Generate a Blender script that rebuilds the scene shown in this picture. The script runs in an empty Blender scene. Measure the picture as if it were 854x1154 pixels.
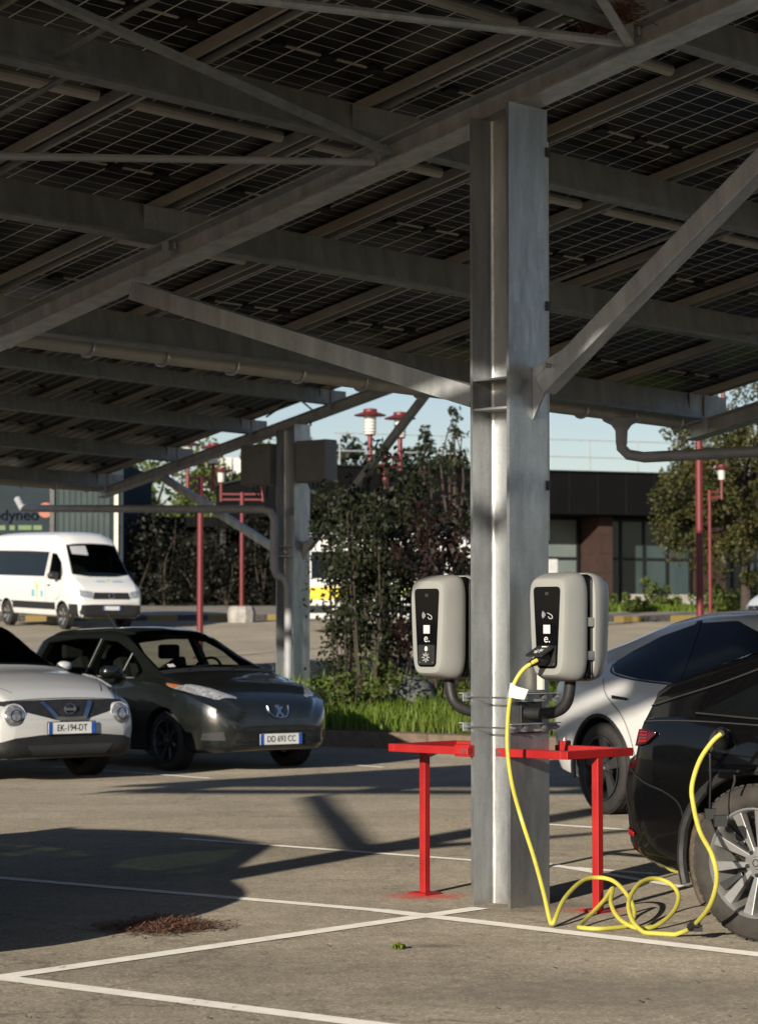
import bpy, bmesh, math, random
from mathutils import Vector, Matrix
from mathutils.bvhtree import BVHTree

random.seed(7)
R = math.radians
SC = bpy.context.scene
COL = SC.collection

# ------------------------------------------------------------------ survey frame
CAM_H, FPX, PITCH = 1.42, 2700.0, math.atan(135 / 2700)
def ray(px, py):
    """direction of a sight line through a point of the 854 x 1154 picture, camera at (0,0,CAM_H)"""
    x, yu = (px - 427) / FPX, (577 - py) / FPX
    return Vector((x, math.cos(PITCH) - math.sin(PITCH) * yu, math.sin(PITCH) + math.cos(PITCH) * yu))
def at(px, py, d):
    r = ray(px, py); r = r * (d / r.y)
    return Vector((r.x, r.y, CAM_H + r.z))
def gz(x, y):
    """height of the tarmac: flat car park, then rising gently to the street"""
    t = y - 27.0
    if t <= 0: return 0.0
    if t < 3: return 0.04 * t * t / 6.0
    return min(0.04 * (t - 1.5), 2.45)
def gnd(px, py):
    r = ray(px, py); d = 4.0
    while d < 130:
        p = r * (d / r.y)
        if CAM_H + p.z <= gz(p.x, d): break
        d += 0.01
    p = r * (d / r.y)
    return Vector((p.x, d, gz(p.x, d)))
PHI = R(46.5)
O = Vector((0.685, 12.58, 0))
U = Vector((math.cos(PHI), math.sin(PHI), 0)); V = Vector((-math.sin(PHI), math.cos(PHI), 0))
def site(a, b, z=0): return O + U * a + V * b + Vector((0, 0, z))
def tosite(p):
    q = p - O
    return Vector((q.dot(U), q.dot(V), p.z))

# ------------------------------------------------------------------ objects
def tag(o, label=None, cat=None, group=None, kind=None):
    if label: o['label'] = label
    if cat: o['category'] = cat
    if group: o['group'] = group
    if kind: o['kind'] = kind
    return o
def empty(name, loc=(0, 0, 0), rz=0.0):
    o = bpy.data.objects.new(name, None); COL.objects.link(o)
    o.location = loc; o.rotation_euler = (0, 0, rz); o.empty_display_size = 0.2
    return o
def thing(name, label, cat, loc=(0, 0, 0), rz=0.0, group=None):
    return tag(empty(name, loc, rz), label, cat, group)
def copy_tree(o, parent=None):
    c = o.copy(); COL.objects.link(c); c.parent = parent
    for ch in o.children: copy_tree(ch, c)
    return c

class MB:
    """collects shapes; build() links them as ONE mesh object"""
    def __init__(s): s.v = []; s.f = []; s.m = []
    def add(s, vs, fs, mi=0):
        k = len(s.v); s.v += [tuple(p) for p in vs]
        s.f += [tuple(i + k for i in f) for f in fs]; s.m += [mi] * len(fs)
        return s
    def box(s, c, d, rot=None, mi=0, taper=1.0):
        hx, hy, hz = d[0] / 2, d[1] / 2, d[2] / 2
        vs = [Vector((x * hx * (taper if z > 0 else 1), y * hy * (taper if z > 0 else 1), z * hz)) for z in (-1, 1) for y in (-1, 1) for x in (-1, 1)]
        if rot is not None: vs = [rot @ v for v in vs]
        c = Vector(c)
        return s.add([v + c for v in vs], [(0, 2, 3, 1), (4, 5, 7, 6), (0, 1, 5, 4), (2, 6, 7, 3), (0, 4, 6, 2), (1, 3, 7, 5)], mi)
    def extrude(s, prof, p0, p1, up=(0, 0, 1), mi=0):
        """closed profile [(side, up)] swept from p0 to p1"""
        p0, p1, up = Vector(p0), Vector(p1), Vector(up)
        t = (p1 - p0).normalized(); sd = t.cross(up).normalized(); uu = sd.cross(t).normalized()
        n = len(prof)
        vs = [p + sd * a + uu * b for p in (p0, p1) for a, b in prof]
        fs = [(i, (i + 1) % n, n + (i + 1) % n, n + i) for i in range(n)] + [tuple(range(n - 1, -1, -1)), tuple(range(n, 2 * n))]
        return s.add(vs, fs, mi)
    def bar(s, p0, p1, w, h, up=(0, 0, 1), mi=0):
        return s.extrude([(-w / 2, -h / 2), (w / 2, -h / 2), (w / 2, h / 2), (-w / 2, h / 2)], p0, p1, up, mi)
    def ibeam(s, p0, p1, w, h, tf, tw, up=(0, 0, 1), mi=0):
        W, H, a = w / 2, h / 2, tw / 2
        pr = [(-W, -H), (W, -H), (W, -H + tf), (a, -H + tf), (a, H - tf), (W, H - tf), (W, H), (-W, H), (-W, H - tf), (-a, H - tf), (-a, -H + tf), (-W, -H + tf)]
        p0, p1, up = Vector(p0), Vector(p1), Vector(up)
        t = (p1 - p0).normalized(); sd = t.cross(up).normalized(); uu = sd.cross(t).normalized()
        n = 12
        vs = [p + sd * x + uu * y for p in (p0, p1) for x, y in pr]
        fs = [(i, (i + 1) % n, n + (i + 1) % n, n + i) for i in range(n)]
        for k, r in ((0, -1), (n, 1)):
            for q in ((0, 1, 2, 3, 10, 11), (3, 4, 9, 10), (4, 5, 6, 7, 8, 9)):
                fs.append(tuple(k + i for i in (q if r > 0 else q[::-1])))
        return s.add(vs, fs, mi)
    def tube(s, pts, r, n=10, mi=0, caps=True, r2=None):
        pts = [Vector(p) for p in pts]; m = len(pts)
        rr = r if isinstance(r, (list, tuple)) else ([r] * m if r2 is None else [r + (r2 - r) * i / (m - 1) for i in range(m)])
        vs = []; nrm = None
        for i, p in enumerate(pts):
            t = (pts[min(i + 1, m - 1)] - pts[max(i - 1, 0)]).normalized()
            if nrm is None:
                nrm = t.cross(Vector((0, 0, 1)))
                if nrm.length < 1e-3: nrm = t.cross(Vector((1, 0, 0)))
            nrm = (nrm - t * nrm.dot(t)).normalized(); b = t.cross(nrm)
            vs += [p + (nrm * math.cos(2 * math.pi * k / n) + b * math.sin(2 * math.pi * k / n)) * rr[i] for k in range(n)]
        fs = [(i * n + k, i * n + (k + 1) % n, (i + 1) * n + (k + 1) % n, (i + 1) * n + k) for i in range(m - 1) for k in range(n)]
        if caps: fs += [tuple(range(n - 1, -1, -1)), tuple(range((m - 1) * n, m * n))]
        return s.add(vs, fs, mi)
    def lathe(s, prof, n=32, axis='Z', c=(0, 0, 0), mi=0, cap=False):
        """prof [(radius, height)]"""
        c = Vector(c); vs = []
        for r, h in prof:
            for k in range(n):
                a = 2 * math.pi * k / n
                x, y = r * math.cos(a), r * math.sin(a)
                vs.append(c + (Vector((x, y, h)) if axis == 'Z' else Vector((x, h, y)) if axis == 'Y' else Vector((h, x, y))))
        m = len(prof); fl = axis == 'Y'
        fs = []
        for i in range(m - 1):
            for k in range(n):
                f = (i * n + k, i * n + (k + 1) % n, (i + 1) * n + (k + 1) % n, (i + 1) * n + k)
                fs.append(f[::-1] if fl else f)
        if cap: fs += [tuple(range(n - 1, -1, -1)), tuple(range((m - 1) * n, m * n))]
        return s.add(vs, fs, mi)
    def prism(s, poly, fn, h, mi=0):
        """polygon [(x, y)] mapped by fn(x, y, t) with t 0..h"""
        n = len(poly)
        vs = [fn(x, y, 0) for x, y in poly] + [fn(x, y, h) for x, y in poly]
        fs = [(i, (i + 1) % n, n + (i + 1) % n, n + i) for i in range(n)] + [tuple(range(n - 1, -1, -1)), tuple(range(n, 2 * n))]
        return s.add(vs, fs, mi)
    def mesh(s, name, mats, smooth=False, ang=35, fix=True):
        me = bpy.data.meshes.new(name); me.from_pydata(s.v, [], s.f)
        for m in (mats if isinstance(mats, (list, tuple)) else [mats]): me.materials.append(m)
        me.polygons.foreach_set('material_index', s.m)
        if fix:
            bm = bmesh.new(); bm.from_mesh(me)
            bmesh.ops.recalc_face_normals(bm, faces=bm.faces[:]); bm.to_mesh(me); bm.free()
        if smooth:
            me.polygons.foreach_set('use_smooth', [True] * len(me.polygons))
            me.set_sharp_from_angle(angle=R(ang))
        me.update(); return me
    def build(s, name, mats, parent=None, smooth=False, ang=35, bevel=0, fix=True, loc=None, rot=None):
        o = bpy.data.objects.new(name, s.mesh(name, mats, smooth, ang, fix)); COL.objects.link(o)
        if parent: o.parent = parent
        if loc is not None: o.location = loc
        if rot is not None: o.rotation_euler = rot
        if bevel:
            b = o.modifiers.new('Bevel', 'BEVEL'); b.width = bevel; b.segments = 2; b.limit_method = 'ANGLE'; b.angle_limit = R(40)
        return o

def each(mb, name, mats, parent=None, **kw):
    """links every separate piece of a collection as an object of its own"""
    par = list(range(len(mb.v)))
    def root(i):
        while par[i] != i: par[i] = par[par[i]]; i = par[i]
        return i
    for f in mb.f:
        r = root(f[0])
        for i in f[1:]: par[root(i)] = r
    packs = {}
    for f, m in zip(mb.f, mb.m): packs.setdefault(root(f[0]), []).append((f, m))
    out = []
    for fl in packs.values():
        ids = sorted({i for f, _ in fl for i in f}); ix = {v: k for k, v in enumerate(ids)}
        q = MB(); q.v = [mb.v[i] for i in ids]; q.f = [tuple(ix[i] for i in f) for f, _ in fl]; q.m = [m for _, m in fl]
        out.append(q.build(name, mats, parent, **kw))
    return out

def catmull(pts, k=8):
    pts = [Vector(p) for p in pts]; out = []
    for i in range(len(pts) - 1):
        p0, p1, p2, p3 = pts[max(i - 1, 0)], pts[i], pts[i + 1], pts[min(i + 2, len(pts) - 1)]
        for j in range(k):
            t = j / k
            out.append(0.5 * ((2 * p1) + (p2 - p0) * t + (2 * p0 - 5 * p1 + 4 * p2 - p3) * t * t + (3 * p1 - p0 - 3 * p2 + p3) * t ** 3))
    out.append(pts[-1]); return out

def text_mesh(body, size, depth=0.002, align='CENTER', sx=1.0, spacing=1.0):
    cu = bpy.data.curves.new('writing', 'FONT'); cu.body = body; cu.size = size; cu.extrude = depth
    cu.align_x = align; cu.align_y = 'CENTER'; cu.space_character = spacing
    o = bpy.data.objects.new('writing', cu); COL.objects.link(o)
    dg = bpy.context.evaluated_depsgraph_get(); dg.update()
    me = bpy.data.meshes.new_from_object(o.evaluated_get(dg))
    bpy.data.objects.remove(o); bpy.data.curves.remove(cu)
    if sx != 1.0:
        for v in me.vertices: v.co.x *= sx
    return me
def put(name, me, mat, parent=None, mtx=None):
    o = bpy.data.objects.new(name, me); COL.objects.link(o)
    me.materials.clear(); me.materials.append(mat)
    if parent: o.parent = parent
    if mtx is not None: o.matrix_local = mtx
    return o
def frame(origin, x, y):
    """matrix with the given x and y axes"""
    x = Vector(x).normalized(); y = Vector(y).normalized(); z = x.cross(y)
    m = Matrix((x, y, z)).transposed().to_4x4(); m.translation = Vector(origin); return m

# ------------------------------------------------------------------ materials
def new_mat(name):
    m = bpy.data.materials.new(name); m.use_nodes = True
    return m, m.node_tree.nodes, m.node_tree.links, m.node_tree.nodes['Principled BSDF']
def setp(b, **k):
    for n, v in k.items():
        n = n.replace('_', ' ')
        b.inputs[n].default_value = (*v, 1) if isinstance(v, tuple) and len(v) == 3 else v
def noise_of(N, L, scale, detail=4, rough=0.55, coord='Object', stretch=None):
    tc = N.new('ShaderNodeTexCoord'); nz = N.new('ShaderNodeTexNoise')
    nz.inputs['Scale'].default_value = scale; nz.inputs['Detail'].default_value = detail; nz.inputs['Roughness'].default_value = rough
    src = tc.outputs[coord] if coord != 'World' else None
    if src is None:
        g = N.new('ShaderNodeNewGeometry'); src = g.outputs['Position']
    if stretch:
        mp = N.new('ShaderNodeMapping'); mp.inputs['Scale'].default_value = stretch
        L.new(src, mp.inputs['Vector']); src = mp.outputs['Vector']
    L.new(src, nz.inputs['Vector']); return nz
def ramp(N, L, fac, stops):
    r = N.new('ShaderNodeValToRGB'); e = r.color_ramp.elements
    while len(e) < len(stops): e.new(0.5)
    for i, (p, c) in enumerate(stops):
        e[i].position = p; e[i].color = (*c, 1) if isinstance(c, tuple) else (c, c, c, 1)
    L.new(fac, r.inputs['Fac']); return r
def mixc(N, L, fac, a, b, mode='MIX'):
    m = N.new('ShaderNodeMix'); m.data_type = 'RGBA'; m.blend_type = mode
    for sock, val in ((m.inputs[0], fac), (m.inputs[6], a), (m.inputs[7], b)):
        if hasattr(val, 'is_linked') or hasattr(val, 'links'): L.new(val, sock)
        elif isinstance(val, tuple): sock.default_value = (*val, 1)
        else: sock.default_value = val
    return m.outputs[2]
def bump(N, L, b, height, strength, dist=0.01):
    bp = N.new('ShaderNodeBump'); bp.inputs['Strength'].default_value = strength; bp.inputs['Distance'].default_value = dist
    L.new(height, bp.inputs['Height']); L.new(bp.outputs['Normal'], b.inputs['Normal'])

def plain(name, col, rough=0.5, metal=0.0, var=0.12, scale=6, coat=0.0, spec=0.5, bumpy=0.0):
    m, N, L, b = new_mat(name)
    setp(b, Roughness=rough, Metallic=metal, Coat_Weight=coat, Specular_IOR_Level=spec)
    if coat: setp(b, Coat_Roughness=0.04)
    nz = noise_of(N, L, scale, 5)
    r = ramp(N, L, nz.outputs['Fac'], [(0.3, tuple(c * (1 - var) for c in col)), (0.7, tuple(min(1, c * (1 + var)) for c in col))])
    L.new(r.outputs['Color'], b.inputs['Base Color'])
    rr = ramp(N, L, nz.outputs['Fac'], [(0.3, max(rough - 0.06, 0.01)), (0.7, min(rough + 0.08, 1))])
    L.new(rr.outputs['Color'], b.inputs['Roughness'])
    if bumpy:
        n2 = noise_of(N, L, scale * 12, 3); bump(N, L, b, n2.outputs['Fac'], bumpy)
    return m

def galv(name, base=0.42, metal=0.75, rough=0.42, tint=(1, 1, 1), stain=0.0):
    """hot-dip zinc: spangle, streaks down the length, dull grey"""
    m, N, L, b = new_mat(name)
    vo = N.new('ShaderNodeTexVoronoi'); tc = N.new('ShaderNodeTexCoord'); vo.inputs['Scale'].default_value = 90
    L.new(tc.outputs['Object'], vo.inputs['Vector'])
    nz = noise_of(N, L, 3.0, 6, 0.6, stretch=(3, 3, 0.5))
    n2 = noise_of(N, L, 22, 5, 0.65, stretch=(1, 1, 0.35))
    c0 = ramp(N, L, nz.outputs['Fac'], [(0.3, tuple(base * 0.72 * t for t in tint)), (0.72, tuple(base * 1.18 * t for t in tint))])
    c1 = mixc(N, L, 0.07, c0.outputs['Color'], vo.outputs['Color'], 'OVERLAY')
    f2 = ramp(N, L, n2.outputs['Fac'], [(0.58, 0.0), (0.80, 0.22)])
    c2 = mixc(N, L, f2.outputs['Color'], c1, tuple(min(1, base * 1.45) for _ in range(3)))
    hs = N.new('ShaderNodeHueSaturation'); hs.inputs['Saturation'].default_value = 0.35; L.new(c2, hs.inputs['Color'])
    out = hs.outputs['Color']
    if stain:
        g = N.new('ShaderNodeNewGeometry'); sp = N.new('ShaderNodeSeparateXYZ'); L.new(g.outputs['Position'], sp.inputs['Vector'])
        n3 = noise_of(N, L, 9, 7, 0.8)
        ad = N.new('ShaderNodeMath'); ad.operation = 'MULTIPLY_ADD'; ad.inputs[1].default_value = 1.0; L.new(n3.outputs['Fac'], ad.inputs[0])
        L.new(sp.outputs['Z'], ad.inputs[2])
        rs = ramp(N, L, ad.outputs['Value'], [(0.46, stain), (0.62, stain * 0.25), (1.15, 0.0)])
        out = mixc(N, L, rs.outputs['Color'], out, (0.52, 0.50, 0.46))
    L.new(out, b.inputs['Base Color'])
    rr = ramp(N, L, n2.outputs['Fac'], [(0.3, rough - 0.08), (0.75, rough + 0.16)]); L.new(rr.outputs['Color'], b.inputs['Roughness'])
    setp(b, Metallic=metal)
    bump(N, L, b, n2.outputs['Fac'], 0.08, 0.004)
    return m

def paint(name, col, rough=0.28, metal=0.0, coat=1.0, dust=0.12, dustcol=(0.30, 0.26, 0.20)):
    """car paint with clear coat, road dust towards the sills"""
    m, N, L, b = new_mat(name)
    nz = noise_of(N, L, 5, 6, 0.6)
    tc = N.new('ShaderNodeTexCoord'); sp = N.new('ShaderNodeSeparateXYZ'); L.new(tc.outputs['Object'], sp.inputs['Vector'])
    mr = N.new('ShaderNodeMapRange'); mr.inputs['From Min'].default_value = 0.75; mr.inputs['From Max'].default_value = 0.15
    mr.inputs['To Min'].default_value = 0.15; mr.inputs['To Max'].default_value = 1.0; L.new(sp.outputs['Z'], mr.inputs['Value'])
    r = ramp(N, L, nz.outputs['Fac'], [(0.35, 0.0), (0.8, dust)])
    mu = N.new('ShaderNodeMath'); mu.operation = 'MULTIPLY'; L.new(r.outputs['Color'], mu.inputs[0]); L.new(mr.outputs['Result'], mu.inputs[1])
    L.new(mixc(N, L, mu.outputs['Value'], col, dustcol), b.inputs['Base Color'])
    setp(b, Metallic=metal, Coat_Weight=coat, Coat_Roughness=0.05, Roughness=rough)
    return m

M = {}
M['steel'] = galv('galvanised_steel', 0.50, 0.55, 0.42, (0.87, 1.0, 1.04), 0.0)
M['column'] = galv('galvanised_column', 0.41, 0.82, 0.37, (0.88, 1.0, 1.05), 0.55)
M['steel_dull'] = galv('weathered_galvanised', 0.30, 0.35, 0.5, (0.86, 1.0, 1.0))
M['alu'] = plain('mill_aluminium', (0.52, 0.50, 0.45), 0.4, 0.4, 0.1)
M['tube'] = plain('ivory_conduit', (0.62, 0.58, 0.48), 0.45)
M['gutter'] = plain('grey_gutter', (0.48, 0.45, 0.38), 0.5)
M['pvc'] = plain('grey_pvc', (0.34, 0.35, 0.36), 0.4)
M['dark_metal'] = plain('dark_metal', (0.03, 0.03, 0.032), 0.45, 0.3)
M['bolt'] = plain('zinc_bolt', (0.55, 0.55, 0.55), 0.35, 0.9)
def chipped(name, col, under, rough=0.38):
    m, N, L, b = new_mat(name)
    n1 = noise_of(N, L, 26, 8, 0.75); n2 = noise_of(N, L, 4, 5, 0.6); n3 = noise_of(N, L, 60, 3, 0.5, stretch=(1, 1, 0.2))
    c = ramp(N, L, n2.outputs['Fac'], [(0.3, tuple(v * 0.78 for v in col)), (0.7, tuple(min(1, v * 1.12) for v in col))]).outputs['Color']
    c = mixc(N, L, ramp(N, L, n3.outputs['Fac'], [(0.62, 0.0), (0.80, 0.35)]).outputs['Color'], c, tuple(v * 0.45 + 0.02 for v in col))
    c = mixc(N, L, ramp(N, L, n1.outputs['Fac'], [(0.665, 0.0), (0.69, 0.85)]).outputs['Color'], c, under)
    L.new(c, b.inputs['Base Color']); L.new(ramp(N, L, n2.outputs['Fac'], [(0.3, rough), (0.7, rough + 0.2)]).outputs['Color'], b.inputs['Roughness'])
    bump(N, L, b, n1.outputs['Fac'], 0.06, 0.002); return m
M['red'] = chipped('red_enamel', (0.40, 0.014, 0.013), (0.10, 0.05, 0.04))
M['lamp_red'] = plain('lamp_post_red', (0.155, 0.018, 0.020), 0.5, 0, 0.15)
M['shell'] = plain('charger_shell', (0.30, 0.307, 0.288), 0.42, 0, 0.03)
M['gloss_black'] = plain('gloss_black', (0.004, 0.004, 0.005), 0.10, 0, 0.1, spec=0.22)
M['matt_black'] = plain('black_plastic', (0.018, 0.018, 0.018), 0.55, 0, 0.2, 20)
M['rubber'] = plain('tyre_rubber', (0.028, 0.026, 0.024), 0.75, 0, 0.3, 25)
M['rubber_dusty'] = plain('dusty_tyre', (0.045, 0.040, 0.034), 0.85, 0, 0.35, 14)
M['glass_dark'] = plain('dark_car_glass', (0.006, 0.007, 0.008), 0.04, 0, 0.1, 3)
M['chrome'] = plain('chrome', (0.65, 0.66, 0.68), 0.12, 1.0, 0.05)
M['white_mark'] = plain('white_print', (0.62, 0.62, 0.60), 0.5)
M['trim_grey'] = plain('dull_trim', (0.035, 0.035, 0.034), 0.35)
M['tinted'] = plain('tinted_car_glass', (0.004, 0.0045, 0.005), 0.06, 0, 0.1, 3, spec=0.2)
M['grey_mark'] = plain('grey_print', (0.42, 0.42, 0.42), 0.5)
M['plate_white'] = plain('plate_white', (0.72, 0.72, 0.70), 0.35)
M['plate_blue'] = plain('plate_blue', (0.02, 0.09, 0.38), 0.35)
M['ink'] = plain('black_ink', (0.012, 0.012, 0.012), 0.5)
M['yellow'] = plain('yellow_cable', (0.60, 0.54, 0.09), 0.42, 0, 0.06, 30)
M['concrete'] = plain('concrete', (0.36, 0.34, 0.30), 0.85, 0, 0.25, 5, bumpy=0.3)
# ================================================================== GROUND
def asphalt_mat():
    m, N, L, b = new_mat('worn_asphalt')
    fine = noise_of(N, L, 85, 4, 0.85, 'World'); mid = noise_of(N, L, 9, 6, 0.65, 'World'); big = noise_of(N, L, 0.55, 5, 0.6, 'World')
    long = noise_of(N, L, 1.2, 5, 0.6, 'World', stretch=(0.4, 1.6, 1))
    c1 = ramp(N, L, fine.outputs['Fac'], [(0.30, (0.075, 0.066, 0.051)), (0.5, (0.19, 0.166, 0.125)), (0.74, (0.40, 0.355, 0.275))])
    c2 = mixc(N, L, 0.60, c1.outputs['Color'], ramp(N, L, mid.outputs['Fac'], [(0.32, (0.135, 0.119, 0.092)), (0.7, (0.24, 0.212, 0.165))]).outputs['Color'])
    vo = N.new('ShaderNodeTexVoronoi'); vo.inputs['Scale'].default_value = 85; gp = N.new('ShaderNodeNewGeometry'); L.new(gp.outputs['Position'], vo.inputs['Vector'])
    vs_ = N.new('ShaderNodeSeparateColor'); L.new(vo.outputs['Color'], vs_.inputs['Color'])
    c2 = mixc(N, L, ramp(N, L, vs_.outputs['Red'], [(0.82, 0.0), (0.92, 0.40)]).outputs['Color'], c2, (0.42, 0.385, 0.31))
    c2 = mixc(N, L, ramp(N, L, vs_.outputs['Green'], [(0.80, 0.0), (0.94, 0.45)]).outputs['Color'], c2, (0.055, 0.048, 0.040))
    cr = N.new('ShaderNodeTexVoronoi'); cr.feature = 'DISTANCE_TO_EDGE'; cr.inputs['Scale'].default_value = 0.42; wv = noise_of(N, L, 2.6, 5, 0.7, 'World')
    wa = N.new('ShaderNodeVectorMath'); wa.operation = 'MULTIPLY_ADD'; wa.inputs[1].default_value = (0.7, 0.7, 0); L.new(wv.outputs['Color'], wa.inputs[0]); L.new(gp.outputs['Position'], wa.inputs[2]); L.new(wa.outputs['Vector'], cr.inputs['Vector'])
    c2 = mixc(N, L, ramp(N, L, cr.outputs['Distance'], [(0.0, 0.55), (0.006, 0.0)]).outputs['Color'], c2, (0.05, 0.043, 0.036))
    c3 = mixc(N, L, 0.75, c2, ramp(N, L, big.outputs['Fac'], [(0.3, 0.66), (0.72, 1.22)]).outputs['Color'], 'MULTIPLY')
    c3 = mixc(N, L, 0.45, c3, ramp(N, L, long.outputs['Fac'], [(0.35, 0.72), (0.65, 1.12)]).outputs['Color'], 'MULTIPLY')
    g = N.new('ShaderNodeNewGeometry')
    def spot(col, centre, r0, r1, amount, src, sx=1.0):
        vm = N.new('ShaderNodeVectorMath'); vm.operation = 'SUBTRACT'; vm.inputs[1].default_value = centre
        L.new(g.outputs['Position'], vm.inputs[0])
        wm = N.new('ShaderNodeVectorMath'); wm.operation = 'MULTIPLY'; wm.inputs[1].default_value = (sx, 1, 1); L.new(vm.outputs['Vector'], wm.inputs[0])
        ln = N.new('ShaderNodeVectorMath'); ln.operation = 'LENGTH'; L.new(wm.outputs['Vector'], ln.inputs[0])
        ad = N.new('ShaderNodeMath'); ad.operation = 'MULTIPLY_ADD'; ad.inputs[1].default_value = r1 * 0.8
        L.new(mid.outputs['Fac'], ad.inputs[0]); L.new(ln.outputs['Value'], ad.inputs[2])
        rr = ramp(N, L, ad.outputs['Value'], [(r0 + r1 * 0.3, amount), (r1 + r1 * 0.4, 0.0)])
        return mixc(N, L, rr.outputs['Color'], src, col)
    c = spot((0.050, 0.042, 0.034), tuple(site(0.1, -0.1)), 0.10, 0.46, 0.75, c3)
    c = spot((0.045, 0.040, 0.034), tuple(gnd(490, 1066)), 0.02, 0.10, 0.7, c, 0.7)
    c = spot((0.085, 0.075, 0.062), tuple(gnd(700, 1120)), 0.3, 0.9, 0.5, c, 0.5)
    c = spot((0.32, 0.02, 0.015), tuple(gnd(478, 1010)), 0.04, 0.22, 0.85, c, 0.8)
    c = spot((0.32, 0.02, 0.015), tuple(gnd(671, 1026)), 0.03, 0.18, 0.75, c, 0.8)
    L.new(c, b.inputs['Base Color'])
    setp(b, Roughness=0.9, Specular_IOR_Level=0.25, Diffuse_Roughness=1.0)
    bump(N, L, b, fine.outputs['Fac'], 0.5, 0.006)
    return m
M['asphalt'] = asphalt_mat()
def line_mat():
    m, N, L, b = new_mat('worn_road_paint')
    fine = noise_of(N, L, 120, 3, 0.7, 'World'); mid = noise_of(N, L, 7, 6, 0.7, 'World')
    ad = N.new('ShaderNodeMath'); ad.operation = 'MULTIPLY_ADD'; ad.inputs[1].default_value = 0.55
    L.new(fine.outputs['Fac'], ad.inputs[0]); L.new(mid.outputs['Fac'], ad.inputs[2])
    r = ramp(N, L, ad.outputs['Value'], [(0.50, (0.17, 0.152, 0.122)), (0.61, (0.40, 0.385, 0.345)), (0.95, (0.50, 0.485, 0.44))])
    L.new(r.outputs['Color'], b.inputs['Base Color']); setp(b, Roughness=0.8, Diffuse_Roughness=1.0)
    return m
M['line'] = line_mat()
mb = MB()
ys = [-40, 0, 8, 14, 20, 24, 27] + [27 + 0.5 * i for i in range(1, 7)] + [34, 40, 50, 60, 70, 80, 88, 90.0, 120, 400]
xs = [-300, -60, -20, 0, 20, 60, 300]
vs = [(x, y, gz(x, y)) for y in ys for x in xs]; n = len(xs)
mb.add(vs, [(j * n + i, j * n + i + 1, (j + 1) * n + i + 1, (j + 1) * n + i) for j in range(len(ys) - 1) for i in range(n - 1)])
tag(mb.build('car_park_asphalt', M['asphalt'], fix=False), kind='structure')

def strip(mb, p0, p1, w, dz=0.004, k=12):
    p0, p1 = Vector(p0), Vector(p1); t = (p1 - p0).normalized(); s = Vector((-t.y, t.x, 0)).normalized() * w / 2
    vs = []
    for i in range(k + 1):
        p = p0.lerp(p1, i / k)
        for q in (p - s, p + s): vs.append((q.x, q.y, gz(q.x, q.y) + dz))
    mb.add(vs, [(2 * i, 2 * i + 1, 2 * i + 3, 2 * i + 2) for i in range(k)])
mb = MB()
def ln(x0, y0, x1, y1, w=0.10, dz=0.004): strip(mb, gnd(x0, y0), gnd(x1, y1), w, dz)
ln(-90, 982, 436, 1027.5, 0.10); ln(428, 1027, 930, 1085.6, 0.12, 0.005)
ln(-12, 1101.5, 480, 1164, 0.115, 0.006); ln(-12, 1104, 541, 1024, 0.11, 0.004)
ln(205, 945.5, 738, 985.5, 0.085); ln(600, 972, 772, 1001, 0.08, 0.005)
ln(560, 925.5, 712, 936, 0.09); ln(160, 871.8, 237, 877.5, 0.09); ln(385, 861.6, 432, 865, 0.09); ln(60, 864, 165, 872, 0.09)
tag(mb.build('painted_bay_lines', M['line'], fix=False), kind='structure')

# ------------------------------------------------------------------ street beyond: pavement, striped kerb
def kerb_mat():
    m, N, L, b = new_mat('striped_kerb_paint')
    tc = N.new('ShaderNodeTexCoord'); sp = N.new('ShaderNodeSeparateXYZ'); L.new(tc.outputs['Object'], sp.inputs['Vector'])
    mo = N.new('ShaderNodeMath'); mo.operation = 'FRACT'; sc = N.new('ShaderNodeMath'); sc.operation = 'MULTIPLY'; sc.inputs[1].default_value = 0.55
    L.new(sp.outputs['X'], sc.inputs[0]); L.new(sc.outputs['Value'], mo.inputs[0])
    r = ramp(N, L, mo.outputs['Value'], [(0.5, (0.26, 0.18, 0.03)), (0.51, (0.03, 0.03, 0.028))])
    nz = noise_of(N, L, 14, 5, 0.7)
    L.new(mixc(N, L, ramp(N, L, nz.outputs['Fac'], [(0.45, 0.0), (0.7, 0.7)]).outputs['Color'], r.outputs['Color'], (0.2, 0.18, 0.15)), b.inputs['Base Color']); setp(b, Roughness=0.8)
    return m
M['kerb'] = kerb_mat()
M['paving'] = plain('pavement_paving', (0.30, 0.27, 0.22), 0.9, 0, 0.2, 1.5)
def raised(poly, h, name, mat, skirt=0.6):
    """raised ground with a vertical edge, following the slope"""
    mb = MB(); n = len(poly)
    top = [(x, y, gz(x, y) + h) for x, y in poly]; bot = [(x, y, gz(x, y) - skirt) for x, y in poly]
    mb.add(top + bot, [tuple(range(n))] + [(i, n + i, n + (i + 1) % n, (i + 1) % n) for i in range(n)])
    return tag(mb.build(name, mat), kind='structure')
def kerb_run(p0, p1, name='striped_kerb'):
    mb = MB(); p0, p1 = Vector((*p0, 0)), Vector((*p1, 0)); Ln = (p1 - p0).length; k = 8
    for i in range(k):
        a, c = p0.lerp(p1, i / k), p0.lerp(p1, (i + 1) / k)
        mb.bar(Vector((i / k * Ln, 0, gz(a.x, a.y) + 0.05)), Vector(((i + 1) / k * Ln - 0.012, 0, gz(c.x, c.y) + 0.05)), 0.16, 0.24)
    o = mb.build(name, M['kerb'], bevel=0.02); o.location = p0; d = p1 - p0; o.rotation_euler = (0, 0, math.atan2(d.y, d.x))
    return tag(o, kind='structure')
raised([(-16, 71.3), (-2.0, 73.3), (-2.0, 88.0), (-16, 88.0)], 0.14, 'pavement_by_offices', M['paving'])
kerb_run((-16, 71.2), (-2.0, 73.2))
raised([(5.2, 70.8), (22, 76.0), (22, 88), (5.2, 81.0)], 0.14, 'pavement_by_shops', M['paving'])
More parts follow.
